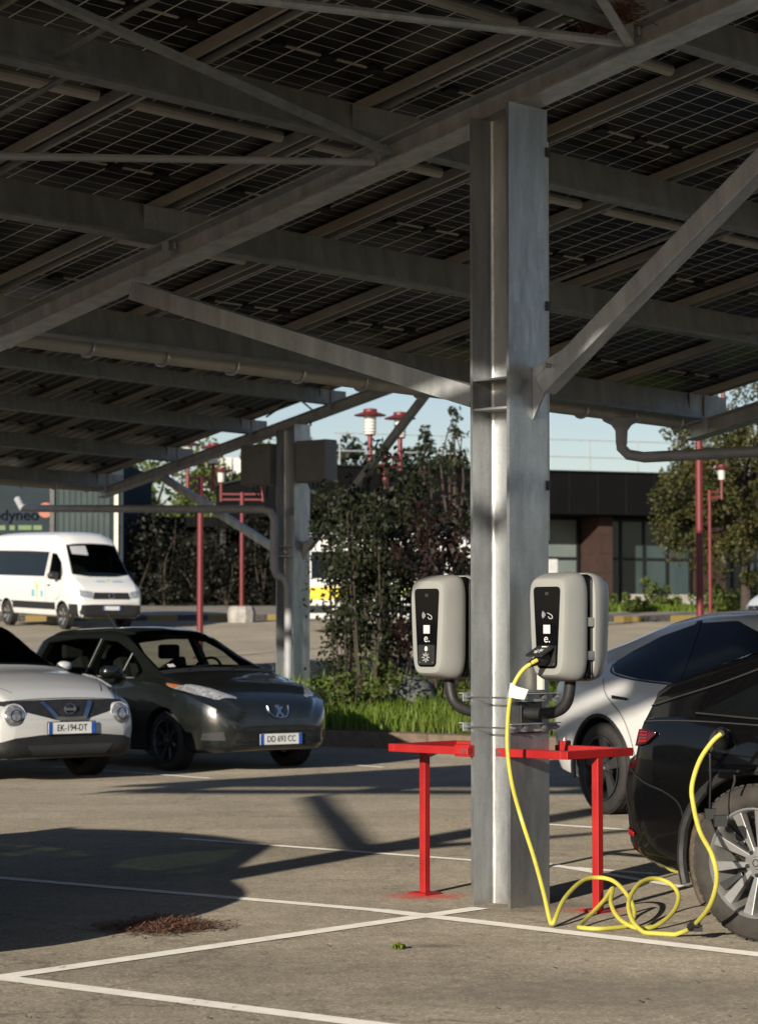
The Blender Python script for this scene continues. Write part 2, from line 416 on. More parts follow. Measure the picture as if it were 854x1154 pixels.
kerb_run((5.2, 70.7), (22, 75.9))

# ================================================================== SOLAR CANOPIES
T, S_A = 0.20, 0.013
ZR = 4.159
B_PURLIN = [-0.76 + 1.75 * k for k in range(-2, 4)]
A_RAIL = [0.04 + 1.36 * k for k in range(-12, 3)] + [2.76 + 1.32 * k for k in range(1, 5)]
A_END = 8.24
def cells_mat():
    m, N, L, b = new_mat('bifacial_solar_cells')
    tc = N.new('ShaderNodeTexCoord'); sp = N.new('ShaderNodeSeparateXYZ'); L.new(tc.outputs['Object'], sp.inputs['Vector'])
    def grid(axis, pitch, width, off=0.0):
        a = N.new('ShaderNodeMath'); a.operation = 'MULTIPLY_ADD'; a.inputs[1].default_value = 1 / pitch; a.inputs[2].default_value = 100.0 + off
        L.new(sp.outputs[axis], a.inputs[0])
        f = N.new('ShaderNodeMath'); f.operation = 'FRACT'; L.new(a.outputs['Value'], f.inputs[0])
        l = N.new('ShaderNodeMath'); l.operation = 'LESS_THAN'; l.inputs[1].default_value = width / pitch; L.new(f.outputs['Value'], l.inputs[0])
        return l.outputs['Value']
    g1 = grid('X', 0.215, 0.0115); g2 = grid('Y', 0.0915, 0.0052)
    nz = noise_of(N, L, 40, 3); nb = noise_of(N, L, 2.2, 3)
    cell = ramp(N, L, nb.outputs['Fac'], [(0.35, (0.011, 0.011, 0.012)), (0.7, (0.020, 0.019, 0.022))]).outputs['Color']
    c = mixc(N, L, g2, cell, (0.62, 0.59, 0.52))
    c = mixc(N, L, g1, c, (0.95, 0.92, 0.82))
    L.new(c, b.inputs['Base Color']); setp(b, Roughness=0.32, Specular_IOR_Level=0.22)
    return m
M['cells'] = cells_mat()
M['label_white'] = M['tube']

def panel_mesh():
    mb = MB()
    mb.box((0, 0, 0), (1.29, 1.782, 0.012), mi=0)
    for sx in (-1, 1): mb.box((sx * 0.655, 0, 0), (0.02, 1.782, 0.036), mi=1)
    for k, sx in enumerate((-0.36, 0.02, 0.38)):
        mb.box((sx, 0.0, -0.016), (0.085, 0.06, 0.02), mi=2)
    mb.box((-0.17, 0.0, -0.011), (0.27, 0.012, 0.010), mi=3); mb.box((0.20, 0.0, -0.011), (0.23, 0.012, 0.010), mi=3)
    mb.box((-0.52, 0.0, -0.011), (0.12, 0.014, 0.010), mi=3)
    return mb.mesh('solar_panel', [M['cells'], M['steel_dull'], M['matt_black'], M['tube']])
PANEL = panel_mesh()
TILT = math.atan(T)

def canopy(origin, zr, cols, a_lo, a_hi, label, full=True, fw=0.315, hh=0.268):
    """a monopitch steel canopy; local x runs along the purlins, local y down the slope"""
    root = thing('solar_canopy', label, 'solar canopy', origin, PHI)
    zf = lambda a, b, h=0: zr - T * b - S_A * a + h
    up = Vector((0, T, 1)).normalized()
    # rafters, columns and braces
    for a in cols:
        mb = MB(); mb.ibeam((a, -5.0, zf(a, -5.0, 0.07)), (a, 4.60, zf(a, 4.60, 0.07)), 0.19, 0.14, 0.012, 0.01)
        rf = mb.build('rafter', M['steel'], root)
        cl = MB()
        for b in B_PURLIN[1:]: cl.box((a - 0.006 - 0.03, b - 0.09, zf(a, b, 0.145)), (0.02, 0.09, 0.06)); cl.box((a - 0.10, b - 0.12, zf(a, b, 0.10)), (0.012, 0.05, 0.11))
        each(cl, 'cleat', M['steel'], rf)
        # column: H section, flanges face along the slope
        top = zf(a, 0, 0.0); tf, tw, rf_ = 0.018, 0.013, 0.024; dh = hh / 2 - 0.134
        prof = []
        def corner(cx, cy, t0):        # rolled root fillet
            return [(cx + rf_ * math.cos(t0 + R(90) * k / 5), cy + rf_ * math.sin(t0 + R(90) * k / 5)) for k in range(6)]
        W, H, q = fw / 2, hh / 2, tw / 2
        right = [(W, -H), (W, -H + tf)] + corner(q + rf_, -H + tf + rf_, R(-90))[::1]
        fil = [(q + rf_ - rf_ * math.sin(R(90) * k / 5), -H + tf + rf_ - rf_ * math.cos(R(90) * k / 5)) for k in range(6)]
        right = [(W, -H), (W, -H + tf)] + fil + [(x, -y) for x, y in fil[::-1]] + [(W, H - tf), (W, H)]
        prof = right + [(-x, -y) for x, y in right]
        mb = MB(); mb.extrude(prof, (a, 0, 0), (a, 0, top), (0, 1, 0))
        k = len(prof); mb.v[k:] = [(x, y, top - T * y) for x, y, z in mb.v[k:]]
        co = mb.build('column', M['column'], root, smooth=True, ang=30)
        st = MB()
        for z in (2.74, 2.585):
            for q in (-1, 1): st.box((a + q * 0.079, 0, z), (0.142, hh - 0.04, 0.012))
        each(st, 'stiffener', M['steel'], co)
        gp = MB()
        gp.prism([(-0.135, 2.53), (-0.135, 2.80), (-0.33, 2.88), (-0.25, 2.72)], lambda x, y, t: (a + 0.03 + t, x - dh, y), 0.012)
        gp.prism([(0.135, 2.56), (0.135, 2.74), (0.24, 2.74), (0.24, 2.66)], lambda x, y, t: (a - 0.03 + t, x + dh, y), 0.012)
        each(gp, 'gusset', M['steel'], co)
        br = MB(); b1 = -3.0
        br.bar((a + 0.05, -0.20 - dh, 2.70), (a + 0.05, b1, zf(a, b1, -0.03)), 0.105, 0.105)
        br.build('brace', M['steel'], root, bevel=0.008)
        br = MB(); b1 = 2.93
        p0, p1 = Vector((a - 0.06, 0.17 + dh, 2.66)), Vector((a - 0.06, b1, zf(a, b1, -0.075)))
        br.extrude([(-0.05, -0.055), (0.05, -0.055), (0.05, -0.046), (-0.041, -0.046), (-0.041, 0.046), (0.05, 0.046), (0.05, 0.055), (-0.05, 0.055)], p0, p1)
        br.build('brace', M['steel'], root)
        bo = MB()
        for x, z in ((-0.06, 2.62), (0.02, 2.62), (-0.06, 2.70)): bo.tube([(a + x, 0.15, z), (a + x, 0.20, z)], 0.014, 6)
        for x, z in ((0.0, 2.80), (0.09, 2.77)): bo.tube([(a + x - 0.05, -0.28, z), (a + x + 0.05, -0.28, z)], 0.013, 6)
        each(bo, 'bolt', M['bolt'], co)
    # purlins
    spans = [(a_lo, cols[0])] + [(cols[i], cols[i + 1]) for i in range(len(cols) - 1)] + [(cols[-1], a_hi)]
    for b in B_PURLIN:
        mb = MB(); d, f, t = 0.25, 0.075, 0.008
        prof = [(0, -d / 2), (f, -d / 2), (f, -d / 2 + 0.02), (f - t, -d / 2 + 0.02), (f - t, -d / 2 + t), (t, -d / 2 + t), (t, d / 2), (-f, d / 2), (-f, d / 2 - t), (0, d / 2 - t)]
        A0, A1 = a_lo - 0.04, a_hi + 0.04
        mb.extrude(prof, (A0, b, zf(A0, b, 0.14 + 0.125)), (A1, b, zf(A1, b, 0.14 + 0.125)), up)
        pu = mb.build('purlin', M['steel_dull'], root)
        e = MB()
        for a in cols:
            e.box((a + 0.1, b - 0.009, zf(a, b, 0.268)), (0.55, 0.010, 0.226))
        for a in (A0 + 0.05, A1 - 0.035): e.box((a, b - 0.02, zf(a, b, 0.265)), (0.07, 0.02, 0.245))
        each(e, 'splice_plate', M['steel_dull'], pu)
    # rails and panels
    rails = [a for a in A_RAIL if a_lo - 0.1 < a < a_hi + 0.1]
    b0, b1 = B_PURLIN[0] - 0.45, B_PURLIN[-1] + 0.62
    for a in rails:
        mb = MB(); h = 0.14 + 0.25
        for q in (-0.055, 0.055): mb.bar((a + q, b0, zf(a, b0, h + 0.03)), (a + q, b1, zf(a, b1, h + 0.03)), 0.024, 0.06, up)
        mb.bar((a, b0, zf(a, b0, h + 0.045)), (a, b1, zf(a, b1, h + 0.045)), 0.086, 0.02, up, mi=1)
        mb.build('rail', [M['alu'], M['dark_metal']], root)
    hp = 0.14 + 0.25 + 0.08
    rows = [B_PURLIN[0] + 0.62 - 1.75 + 0.875 + 1.75 * k for k in range(0, len(B_PURLIN) + 1)]
    for i in range(len(rails) - 1):
        for r in rows:
            if r + 0.87 > b1 + 0.05 or r - 0.87 < b0 - 0.9: continue
            a = (rails[i] + rails[i + 1]) / 2
            o = bpy.data.objects.new('solar_panel', PANEL); COL.objects.link(o); o.parent = root
            o.location = (a, r, zf(a, r, hp)); o.rotation_euler = (-TILT, math.atan(S_A), 0)
    if full:
        for k, b in enumerate(B_PURLIN[:5]):
            for i in range(len(rails) - 1):
                if k == 4 and i not in (6,): continue
                mb = MB(); bb = b + 0.62
                mb.tube([(rails[i] + 0.10, bb, zf(rails[i] + 0.1, bb, hp - 0.055)), (rails[i + 1] - 0.16, bb, zf(rails[i + 1], bb, hp - 0.055))], 0.033, 10)
                mb.build('conduit', M['tube'], root, smooth=True)
    # sag rods between purlins
    for a in ((-5.0, -2.27, 3.12, 5.9) if full else (cols[-1] - 2.4, cols[-1] - 5.2)):
        for k in range(1, 5):
            q = 0.0 if k % 2 else 0.22
            p0 = Vector((a + q, B_PURLIN[k] - 0.01, zf(a, B_PURLIN[k], 0.24))); p1 = Vector((a + q, B_PURLIN[k - 1] + 0.01, zf(a, B_PURLIN[k - 1], 0.24)))
            mb = MB(); mb.tube([p0, p1], 0.016, 8); mb.build('sag_rod', M['steel_dull'], root, smooth=True)
    # gutter along the low edge
    mb = MB(); gb = 4.67; gh = 0.045; w = 0.07
    pr = [(-w, 0.06)] + [(w * math.cos(t), 0.0 + w * 0.9 * math.sin(t)) for t in [math.pi + math.pi * i / 8 for i in range(9)]] + [(w, 0.06), (w - 0.006, 0.06)] + [((w - 0.006) * math.cos(t), (w - 0.006) * 0.9 * math.sin(t)) for t in [2 * math.pi - math.pi * i / 8 for i in range(9)]] + [(-w + 0.006, 0.06)]
    mb.extrude(pr, (a_lo, gb, zf(a_lo, gb, 0.14 + gh)), (a_hi - 0.0, gb, zf(a_hi, gb, 0.14 + gh)))
    gu = mb.build('gutter', M['gutter'], root, smooth=True, ang=50)
    mb = MB(); a = a_lo + 0.4
    while a < a_hi:
        mb.tube([Vector((a, gb + 0.080 * math.cos(t), zf(a, gb, 0.14 + gh) + 0.074 * math.sin(t))) for t in [math.pi * 0.95 + math.pi * 1.1 * i / 10 for i in range(11)]], 0.013, 6); a += 0.68
    each(mb, 'gutter_bracket', M['steel'], gu)
    return root, zf

# the near canopy
can1, zf1 = canopy(O, ZR, [-7.5, 0.0, 7.92], -A_END, 7.97, 'steel car park canopy of dark solar panels overhead, its column carrying the chargers')
# wind bracing and pipes of the near canopy (site coordinates from the survey)
def rod(name, p0, p1, r, mat, n=8):
    mb = MB(); mb.tube([p0, p1], r, n); return mb.build(name, mat, can1, smooth=True)
def flat(name, p0, p1, w, h, mat):
    mb = MB(); mb.bar(p0, p1, w, h); return mb.build(name, mat, can1)
def ext(p0, p1, k): p0, p1 = Vector(p0), Vector(p1); return p0 + (p1 - p0) * k
flat('wind_brace', Vector((-0.12, 0.76, zf1(0, 0.76, 0.04))), ext((-0.19, 0.76, zf1(0, 0.76, 0.04)), (-3.16, 0.124, zf1(-3.2, 0.124, 0.07)), 1.9), 0.05, 0.03, M['steel_dull'])
rod('tie_pipe', Vector((-0.12, 0.87, zf1(0, 0.87, 0.02))), ext((-0.17, 0.866, zf1(0, 0.87, 0.02)), (-2.04, 1.6713, 3.875), 3.4), 0.021, M['pvc'])
rod('tie_pipe', Vector((-0.12, -0.85, zf1(0, -0.85, 0.05))), ext((-0.19, -0.847, 4.379), (-2.148, -0.388, 4.287), 2.6), 0.024, M['steel'])
flat('wind_brace', Vector((-0.1, -0.89, zf1(0, -0.89, 0.02))), ext((-0.125, -0.89, 4.36), (-0.66, -1.14, 4.437), 3.0), 0.05, 0.012, M['steel'])
# conduit up the right flange of the near column
mb = MB(); mb.tube([(0.172, -0.115, 1.9), (0.172, -0.115, 4.02)], 0.013, 10)
cdt = mb.build('cable_conduit', M['tube'], can1, smooth=True)
mb = MB(); mb.tube([(0.172, -0.115, 4.0), (0.17, -0.115, 4.12), (0.16, -0.09, 4.2)], 0.009, 8)
for z in (3.96, 3.14, 2.19): mb.box((0.158, -0.137, z), (0.03, 0.012, 0.05))
each(mb, 'clip', M['dark_metal'], cdt)
# outlet and downpipe at the low edge
w = tosite(at(700, 466, 19.6)); a0 = 7.0
go = zf1(a0, 4.67, 0.14)
mb = MB(); mb.lathe([(0.05, -0.22), (0.055, -0.10), (0.09, -0.05), (0.16, -0.015), (0.17, 0.0)], 16, 'Z', (a0, 4.67, go + 0.0)); mb.build('gutter_outlet', M['pvc'], can1, smooth=True)
mb = MB()
pp = [Vector((a0, 4.67, go - 0.16)), Vector((a0, 4.67, go - 0.25)), Vector((a0 + 0.03, 4.62, go - 0.31)), Vector((a0 + 0.10, 4.50, go - 0.335)), Vector((a0 + 1.0, 0.4, go - 0.30)), Vector((a0 + 1.0, 0.22, go - 0.36)), Vector((a0 + 1.0, 0.2, go - 0.6)), Vector((a0 + 1.0, 0.2, 0.0))]
mb.tube(pp, 0.048, 12); mb.build('downpipe', M['pvc'], can1, smooth=True)
for k in (2, 4):
    pass

# the far canopy, uphill
O2 = site(16.33, 18.27, 0.0)
can2, zf2 = canopy((O2.x, O2.y, 0), ZR + 0.42, [-16.0, -8.0, 0.0], -16.3, 0.06, 'second canopy of solar panels further back, its column carrying grey inverter boxes', full=False, fw=0.34, hh=0.40)
M['box_grey'] = plain('inverter_grey', (0.17, 0.172, 0.17), 0.5)
def ibox(b, label):
    t = thing('inverter', label, 'inverter', (O2.x, O2.y, 0), PHI, 'inverter boxes on the far canopy column')
    mb = MB(); mb.box((-0.10, b, 4.02), (0.26, 0.66, 0.64)); o = mb.build('housing', M['box_grey'], t, bevel=0.02)
    mb = MB(); mb.box((-0.222, b - 0.05, 3.84), (0.012, 0.10, 0.04)); mb.build('display', M['matt_black'], o)
    mb = MB(); mb.box((0.05, b - math.copysign(0.30, b), 4.02), (0.10, 0.10, 0.46)); mb.box((0.0, b - math.copysign(0.30, b), 4.10), (0.03, 0.02, 0.2)); mb.build('mounting_bracket', M['steel'], t)
    mb = MB()
    for q in (-0.15, -0.05, 0.06, 0.15): mb.tube([(-0.1, b + q, 3.75), (-0.1, b + q, 3.66), (-0.05, b + q * 0.6, 3.5)], 0.014, 6)
    each(mb, 'cable', M['matt_black'], t, smooth=True)
ibox(0.62, 'grey inverter box on the near-left side of the far column, its front lit'); ibox(-0.60, 'grey inverter box half hidden behind the far column')
# rainwater pipe of the far canopy
g0 = gz(O2.x, O2.y)
def far(px, py, d): p = at(px, py, d); q = p - Vector((O2.x, O2.y, 0)); return Vector((q.dot(U), q.dot(V), p.z))
mb = MB()
pts = [far(20, 562, 40.5), far(25, 572, 40.4), far(40, 573, 40.2), far(296, 574, 36.7), far(305, 577, 36.6), far(309, 586, 36.6), far(309, 640, 36.6), far(312, 648, 36.6), (far(321, 652, 36.6)), far(325, 662, 36.6), far(325, 790, 36.6)]
mb.tube(pts, 0.062, 12); mb.build('downpipe', M['pvc'], can2, smooth=True)
mb = MB(); mb.lathe([(0.45, 0.0), (0.45, 0.22), (0.40, 0.26)], 24, 'Z', (0, 0, g0 - 0.1), cap=True)
tag(mb.build('footing', M['concrete'], can2), None)
mb = MB(); mb.tube([far(300, 470, 36.5), far(322, 455, 36.6), far(340, 452, 36.7), far(352, 462, 36.8), far(350, 480, 36.8)], 0.016, 6); mb.build('cable', M['matt_black'], can2, smooth=True)

# ------------------------------------------------------------------ charging stations, two back to back on each bracket
def shell_mesh():
    """tapered housing with rounded corners; local x to the front, y across, z up; origin at its back, mid height"""
    mb = MB(); n = 40
    def ring(x, w, h, r, tp=0.0, dz=0):
        vs = []
        for k in range(n):
            t = 2 * math.pi * k / n; c, s = math.cos(t), math.sin(t)
            e = 2 / r
            zz = math.copysign(abs(s) ** e, s); vs.append((x, w * (1 + tp * zz) * math.copysign(abs(c) ** e, c), dz + h * zz))
        return vs
    prof = [(0.0, 0.128, 0.262, 5.5, 0.02), (0.004, 0.140, 0.274, 5.5, 0.02), (0.02, 0.145, 0.278, 5.5, 0.025), (0.045, 0.145, 0.277, 5.5, 0.03), (0.085, 0.136, 0.270, 5.5, 0.05), (0.125, 0.122, 0.257, 5.5, 0.08), (0.146, 0.112, 0.247, 5.5, 0.10), (0.1515, 0.107, 0.242, 5.5, 0.105), (0.153, 0.101, 0.236, 5.5, 0.11)]
    V_ = []
    for p in prof: V_ += ring(*p)
    fs = [(i * n + k, i * n + (k + 1) % n, (i + 1) * n + (k + 1) % n, (i + 1) * n + k) for i in range(len(prof) - 1) for k in range(n)]
    fs += [tuple(range(n - 1, -1, -1)), tuple(range((len(prof) - 1) * n, len(prof) * n))]
    mb.add(V_, fs); return mb
def rounded_poly(pts, r, k=5):
    out = []; n = len(pts)
    for i in range(n):
        p, a, b = Vector(pts[i]), Vector(pts[i - 1]), Vector(pts[(i + 1) % n])
        d0, d1 = (a - p).normalized(), (b - p).normalized()
        q0, q1 = p + d0 * r, p + d1 * r
        for j in range(k + 1):
            t = j / k; out.append(tuple(q0 * (1 - t) ** 2 + p * 2 * t * (1 - t) + q1 * t * t))
    return out
SHELL = shell_mesh().mesh('housing', M['shell'], smooth=True, ang=22)
def charger(loc, rz, label, plugged):
    t = thing('charging_station', label, 'charging station', loc, rz, 'white charging stations on the canopy column')
    o = bpy.data.objects.new('housing', SHELL); COL.objects.link(o); o.parent = t
    X = 0.1532
    pl = MB(); poly = rounded_poly([(-0.088, 0.203), (-0.064, -0.210), (0.064, -0.210), (0.088, 0.203)], 0.026)
    pl.prism(poly, lambda y, z, h: (X - 0.004 + h, y, z), 0.0065); fp = pl.build('front_panel', M['gloss_black'], t)
    x = X + 0.0026
    # contactless mark: hand-like card and waves
    mk = MB()
    for r in (0.011, 0.019, 0.027):
        mk.tube([(x, -0.002 - r * math.cos(a), 0.062 + r * math.sin(a)) for a in [R(-42 + 84 * i / 8) for i in range(9)]], 0.0024, 5)
    mk.tube(catmull([(x, 0.004, 0.070), (x, 0.018, 0.066), (x, 0.034, 0.056), (x, 0.036, 0.044), (x, 0.020, 0.042), (x, 0.010, 0.052)], 4), 0.0026, 5)
    mk.build('contactless_mark', M['grey_mark'], fp)
    mk = MB(); mk.box((x, 0.0, -0.012), (0.002, 0.044, 0.044)); st = mk.build('sticker', M['white_mark'], fp)
    me = text_mesh('e.', 0.062, 0.0008)
    put('letter', me, M['white_mark'], fp, frame((x + 0.0005, 0.002, -0.060), (0, 1, 0), (0, 0, 1)) )
    mk = MB(); mk.box((X + 0.001, 0, 0.168), (0.004, 0.022, 0.016)); mk.build('sensor', M['trim_grey'], fp)
    # socket plate
    sk = MB(); sk.prism(rounded_poly([(-0.060, -0.094), (-0.056, -0.198), (0.056, -0.198), (0.060, -0.094)], 0.010), lambda y, z, h: (x - 0.001 + h, y, z), 0.004)
    so = sk.build('socket_plate', M['matt_black'], fp)
    bl = MB()
    for yy in (-0.046, 0.046): bl.lathe([(0.004, 0), (0.004, 0.003)], 8, 'X', (x + 0.003, yy, -0.187), cap=True)
    each(bl, 'screw', M['bolt'], so)
    if not plugged:
        mk = MB(); mk.lathe([(0.034, 0.0), (0.034, 0.003)], 20, 'X', (x + 0.003, 0, -0.16), cap=True); fl = mk.build('socket_cover', M['matt_black'], so)
        mk = MB()
        for k in range(8):
            a = 2 * math.pi * k / 8; mk.tube([(x + 0.0075, 0.008 * math.cos(a), -0.16 + 0.008 * math.sin(a)), (x + 0.0075, 0.026 * math.cos(a), -0.16 + 0.026 * math.sin(a))], 0.003, 5)
        mk.build('pin_mark', M['grey_mark'], fl)
        mk = MB(); mk.prism([(0.010 * math.cos(2 * math.pi * k / 14), 0.014 * math.sin(2 * math.pi * k / 14)) for k in range(14)], lambda y, z, h: (x + 0.003 + h, y, z - 0.115), 0.003)
        mk.build('drop_mark', M['white_mark'], fl)
    else:
        # lifted flap and plug
        mk = MB(); mk.prism(rounded_poly([(-0.055, 0), (-0.055, 0.115), (0.055, 0.115), (0.055, 0)], 0.012), lambda y, u, h: (x + 0.002 + u * 0.90 + h * 0.2, y, -0.102 - u * 0.42 + h), 0.008)
        fl = mk.build('socket_flap', M['matt_black'], so)
        mk = MB()
        for k in range(8):
            a = 2 * math.pi * k / 8
            mk.tube([(x + 0.002 + u * 0.90, y, -0.102 - u * 0.42 + 0.0095) for u, y in ((0.07 + 0.008 * math.cos(a), 0.008 * math.sin(a)), (0.07 + 0.026 * math.cos(a), 0.026 * math.sin(a)))], 0.003, 5)
        mk.build('pin_mark', M['grey_mark'], fl)
        mk = MB(); mk.box((x + 0.02, 0.006, -0.100), (0.02, 0.03, 0.006)); mk.build('drop_mark', M['white_mark'], fl)
    return t
CZ = 1.445
ch_b = -0.435
FR = PHI + math.pi
CH_NEAR = site(-0.075, ch_b, CZ)
charger(tuple(site(-0.068, ch_b, CZ)), FR, 'white charging station with the yellow cable plugged in, right of the column', True)
charger(tuple(site(-0.012, ch_b, CZ)), PHI, 'white charging station facing away, back to back with the plugged-in one', False)
charger(tuple(site(-0.068, 0.385, CZ)), FR, 'white charging station with a free socket, left of the column', False)
charger(tuple(site(-0.012, 0.385, CZ)), PHI, 'white charging station facing away, behind the free socket one', False)
def bracket(b, label):
    s = math.copysign(1, b)
    t = thing('charger_bracket', label, 'bracket', tuple(O), PHI, 'bent tube charger brackets')
    mb = MB(); mb.tube(catmull([(-0.04, b, 1.70), (-0.04, b, 1.25), (-0.04, b, 1.14), (-0.04, b - s * 0.03, 1.05), (-0.04, b - s * 0.12, 1.005), (-0.04, s * 0.135, 1.0)], 5), 0.030, 14); mb.build('post', M['matt_black'], t, smooth=True)
    mb = MB(); mb.box((-0.04, b, CZ), (0.05, 0.266, 0.535)); mb.build('back_plate', M['gloss_black'], t, bevel=0.022)
    mb = MB()
    for z in (1.30, 1.47): mb.box((-0.04, b + s * 0.134, z), (0.045, 0.008, 0.045))
    each(mb, 'catch', M['chrome'], t)
    mb = MB(); mb.box((0.0, s * 0.142, 1.0), (0.17, 0.012, 0.21)); mb.build('mounting_plate', M['matt_black'], t, bevel=0.004)
    for z in (1.08, 0.925):
        mb = MB(); mb.box((0, s * 0.151, z), (0.40, 0.006, 0.044)); mb.box((0, s * 0.166, z + 0.02), (0.40, 0.03, 0.005)); cp = mb.build('clamp_bar', M['steel'], t)
        mb = MB()
        for q in (-0.178, -0.075, 0.075, 0.178): mb.lathe([(0.0, 0.018), (0.012, 0.016), (0.013, 0.0)], 8, 'Y', (q, s * 0.154, z)) if False else mb.tube([(q, s * 0.150, z), (q, s * 0.176, z)], 0.012, 8)
        each(mb, 'bolt', M['bolt'], cp)
        mb = MB()
        for q in (-0.178, 0.178): mb.tube([(q, s * 0.19, z), (q, 0.0, z)], 0.006, 6)
        each(mb, 'threaded_rod', M['bolt'], cp)
    mb = MB(); mb.tube([(0.05, s * 0.17, 1.12), (0.05, s * 0.17, 1.24)], 0.022, 10); mb.build('cable_gland', M['tube'], t, smooth=True)
bracket(ch_b, 'black bent tube bracket under the plugged-in charging station'); bracket(0.385, 'black bent tube bracket left of the column, under the free charging station')

# red guard frames either side of the column
def guard(s, label):
    t = thing('guard_rail', label, 'guard rail', tuple(O), PHI, 'red steel guard frames')
    z, w = 0.80, 0.042
    y0, y1 = s * 0.06, (0.66 if s > 0 else -0.53)
    def part(name, f, mat='red'):
        mb = MB(); f(mb); return mb.build(name, M[mat], t, bevel=0.003)
    xl, xr = -0.185, 0.315
    part('side_bar', lambda m: m.bar((xl, (0.115 if s > 0 else -0.075), z), (xl, y1 - s * w / 2, z), w, w))
    part('side_bar', lambda m: m.bar((xr, y0, z), (xr, y1 - s * w / 2, z), w, w))
    part('end_bar', lambda m: m.bar((xl - w / 2, y1, z), (xr + w / 2, y1, z), w, w))
    lg = part('leg', lambda m: m.bar((0.06, y1, 0.008), (0.06, y1, z - w / 2), w, w, (0, 1, 0)))
    mb = MB(); mb.box((0.06, y1, 0.006), (0.13, 0.13, 0.010)); mb.build('foot_plate', M['red'], lg)
    mb = MB()
    if s > 0: mb.box((xl + 0.012, 0.165, z), (0.05, 0.10, 0.062))
    mb.box((xr, y0 + s * 0.05, z + 0.01), (0.05, 0.05, 0.07)); each(mb, 'clamp', M['red'], t, bevel=0.004)
    mb = MB(); mb.tube([(xl - 0.026, 0.14 if s > 0 else -0.10, z), (xl + 0.01, 0.14 if s > 0 else -0.10, z)], 0.012, 8); mb.tube([(xr, y0 + s * 0.05, z + 0.03), (xr, y0 + s * 0.05, z + 0.06)], 0.012, 8); each(mb, 'bolt', M['bolt'], t)
guard(-1, 'red steel guard frame right of the column, over the cable coil'); guard(1, 'red steel guard frame left of the column')

# charging cable
C = [(605, 744, 12.03), (598, 748, 12.02), (588, 756, 12.02), (578.5, 772, 12.02), (573.5, 795, 12.03), (571.5, 822, 12.05), (572, 850, 12.06), (577, 885, 12.08), (588, 925, 12.1), (601, 965, 11.95), (612, 1005, 11.75), (619, 1036, 11.62), (622, 1041, 11.60), (625.5, 1035, 11.62),
     (635.5, 1013, 11.78), (654.6, 993.5, 11.98), (672, 989, 12.05), (691, 993, 12.0), (706.6, 1009, 11.85), (714.5, 1027, 11.70), (710, 1041, 11.58), (698, 1046, 11.52), (673.7, 1048.2, 11.46), (655, 1046.5, 11.50), (652.5, 1043.5, 11.55), (663, 1033, 11.72), (680, 1015, 11.86), (690, 1001, 11.94), (688, 1018, 11.76), (698, 1036, 11.60), (718.7, 1046.3, 11.48), (739.5, 1043, 11.52), (758.6, 1027, 11.66), (764, 1009.5, 11.80), (755, 996, 11.88), (736, 990, 11.88), (718.7, 997, 11.78), (708, 1016.5, 11.60), (712, 1037, 11.44), (725.7, 1051, 11.32), (744.7, 1056, 11.27), (767, 1051, 11.22), (781, 1043, 11.10), (798.5, 1022, 10.85), (807, 992, 10.74), (802, 964, 10.74), (788, 936.7, 10.88), (780.5, 905.5, 10.98), (779.4, 884.6, 11.0), (788, 857, 10.98), (802, 836, 10.95), (812, 827, 10.95)]
cab = thing('charging_cable', 'yellow charging cable looping from the charger over the ground to the black car', 'cable')
pts = catmull([at(*c) for c in C], 6)
for p in pts: p.z = max(p.z, 0.0115)
mb = MB(); mb.tube(pts, 0.0108, 10); mb.build('cord', M['yellow'], cab, smooth=True)
def plug(p_tip, p_mid, p_end, parent):
    mb = MB(); mb.tube(catmull([p_tip, p_mid, p_end], 5), [0.032, 0.034, 0.033, 0.031, 0.028, 0.025, 0.022, 0.02, 0.018, 0.017, 0.016][:11], 12)
    mb.build('plug', M['matt_black'], parent, smooth=True)
pe = at(603, 745.5, 12.03); sock = site(-0.068 - 0.158, ch_b - 0.0, CZ - 0.155)
plug(sock + Vector((0, 0, 0.0)), sock + (-U) * 0.07 + Vector((0, 0, -0.015)), at(596, 749, 12.02), cab)
mb = MB(); mb.tube([at(784, 1040, 11.06), at(778, 1045, 11.13)], 0.021, 8); mb.box(at(786, 1046, 11.08), (0.04, 0.02, 0.03)); mb.build('cable_clip', M['matt_black'], cab)
mb = MB(); mb.tube([at(729, 1045.5, 11.50), at(733, 1044.5, 11.51)], 0.0118, 8); mb.build('band', plain('green_band', (0.30, 0.42, 0.03), 0.5), cab)
mb = MB()
tp = at(575.5, 777, 12.0)
mb.add([tp + Vector((0.0, -0.02, 0.03)), tp + Vector((0.085, -0.035, 0.0)), tp + Vector((0.065, -0.03, -0.05)), tp + Vector((-0.015, -0.018, -0.035)), tp + Vector((0.03, -0.030, 0.015)), tp + Vector((0.025, -0.032, -0.045))], [(0, 4, 5, 3), (4, 1, 2, 5)])
mb.tube([at(577.5, 770, 12.02), at(575, 783, 12.02)], 0.0125, 8)
mb.build('tag', M['white_mark'], cab)
# ================================================================== CARS
def hermite(xs, ys, x):
    n = len(xs)
    if x <= xs[0]: return ys[0]
    if x >= xs[-1]: return ys[-1]
    i = 0
    while xs[i + 1] < x: i += 1
    d = [(ys[k + 1] - ys[k]) / (xs[k + 1] - xs[k]) for k in range(n - 1)]
    def slope(k):
        if k == 0: return d[0]
        if k == n - 1: return d[-1]
        if d[k - 1] * d[k] <= 0: return 0
        return 2 * d[k - 1] * d[k] / (d[k - 1] + d[k])
    h = xs[i + 1] - xs[i]; t = (x - xs[i]) / h
    return ((1 + 2 * t) * (1 - t) ** 2 * ys[i] + t * (1 - t) ** 2 * h * slope(i) + t * t * (3 - 2 * t) * ys[i + 1] + t * t * (t - 1) * h * slope(i + 1))

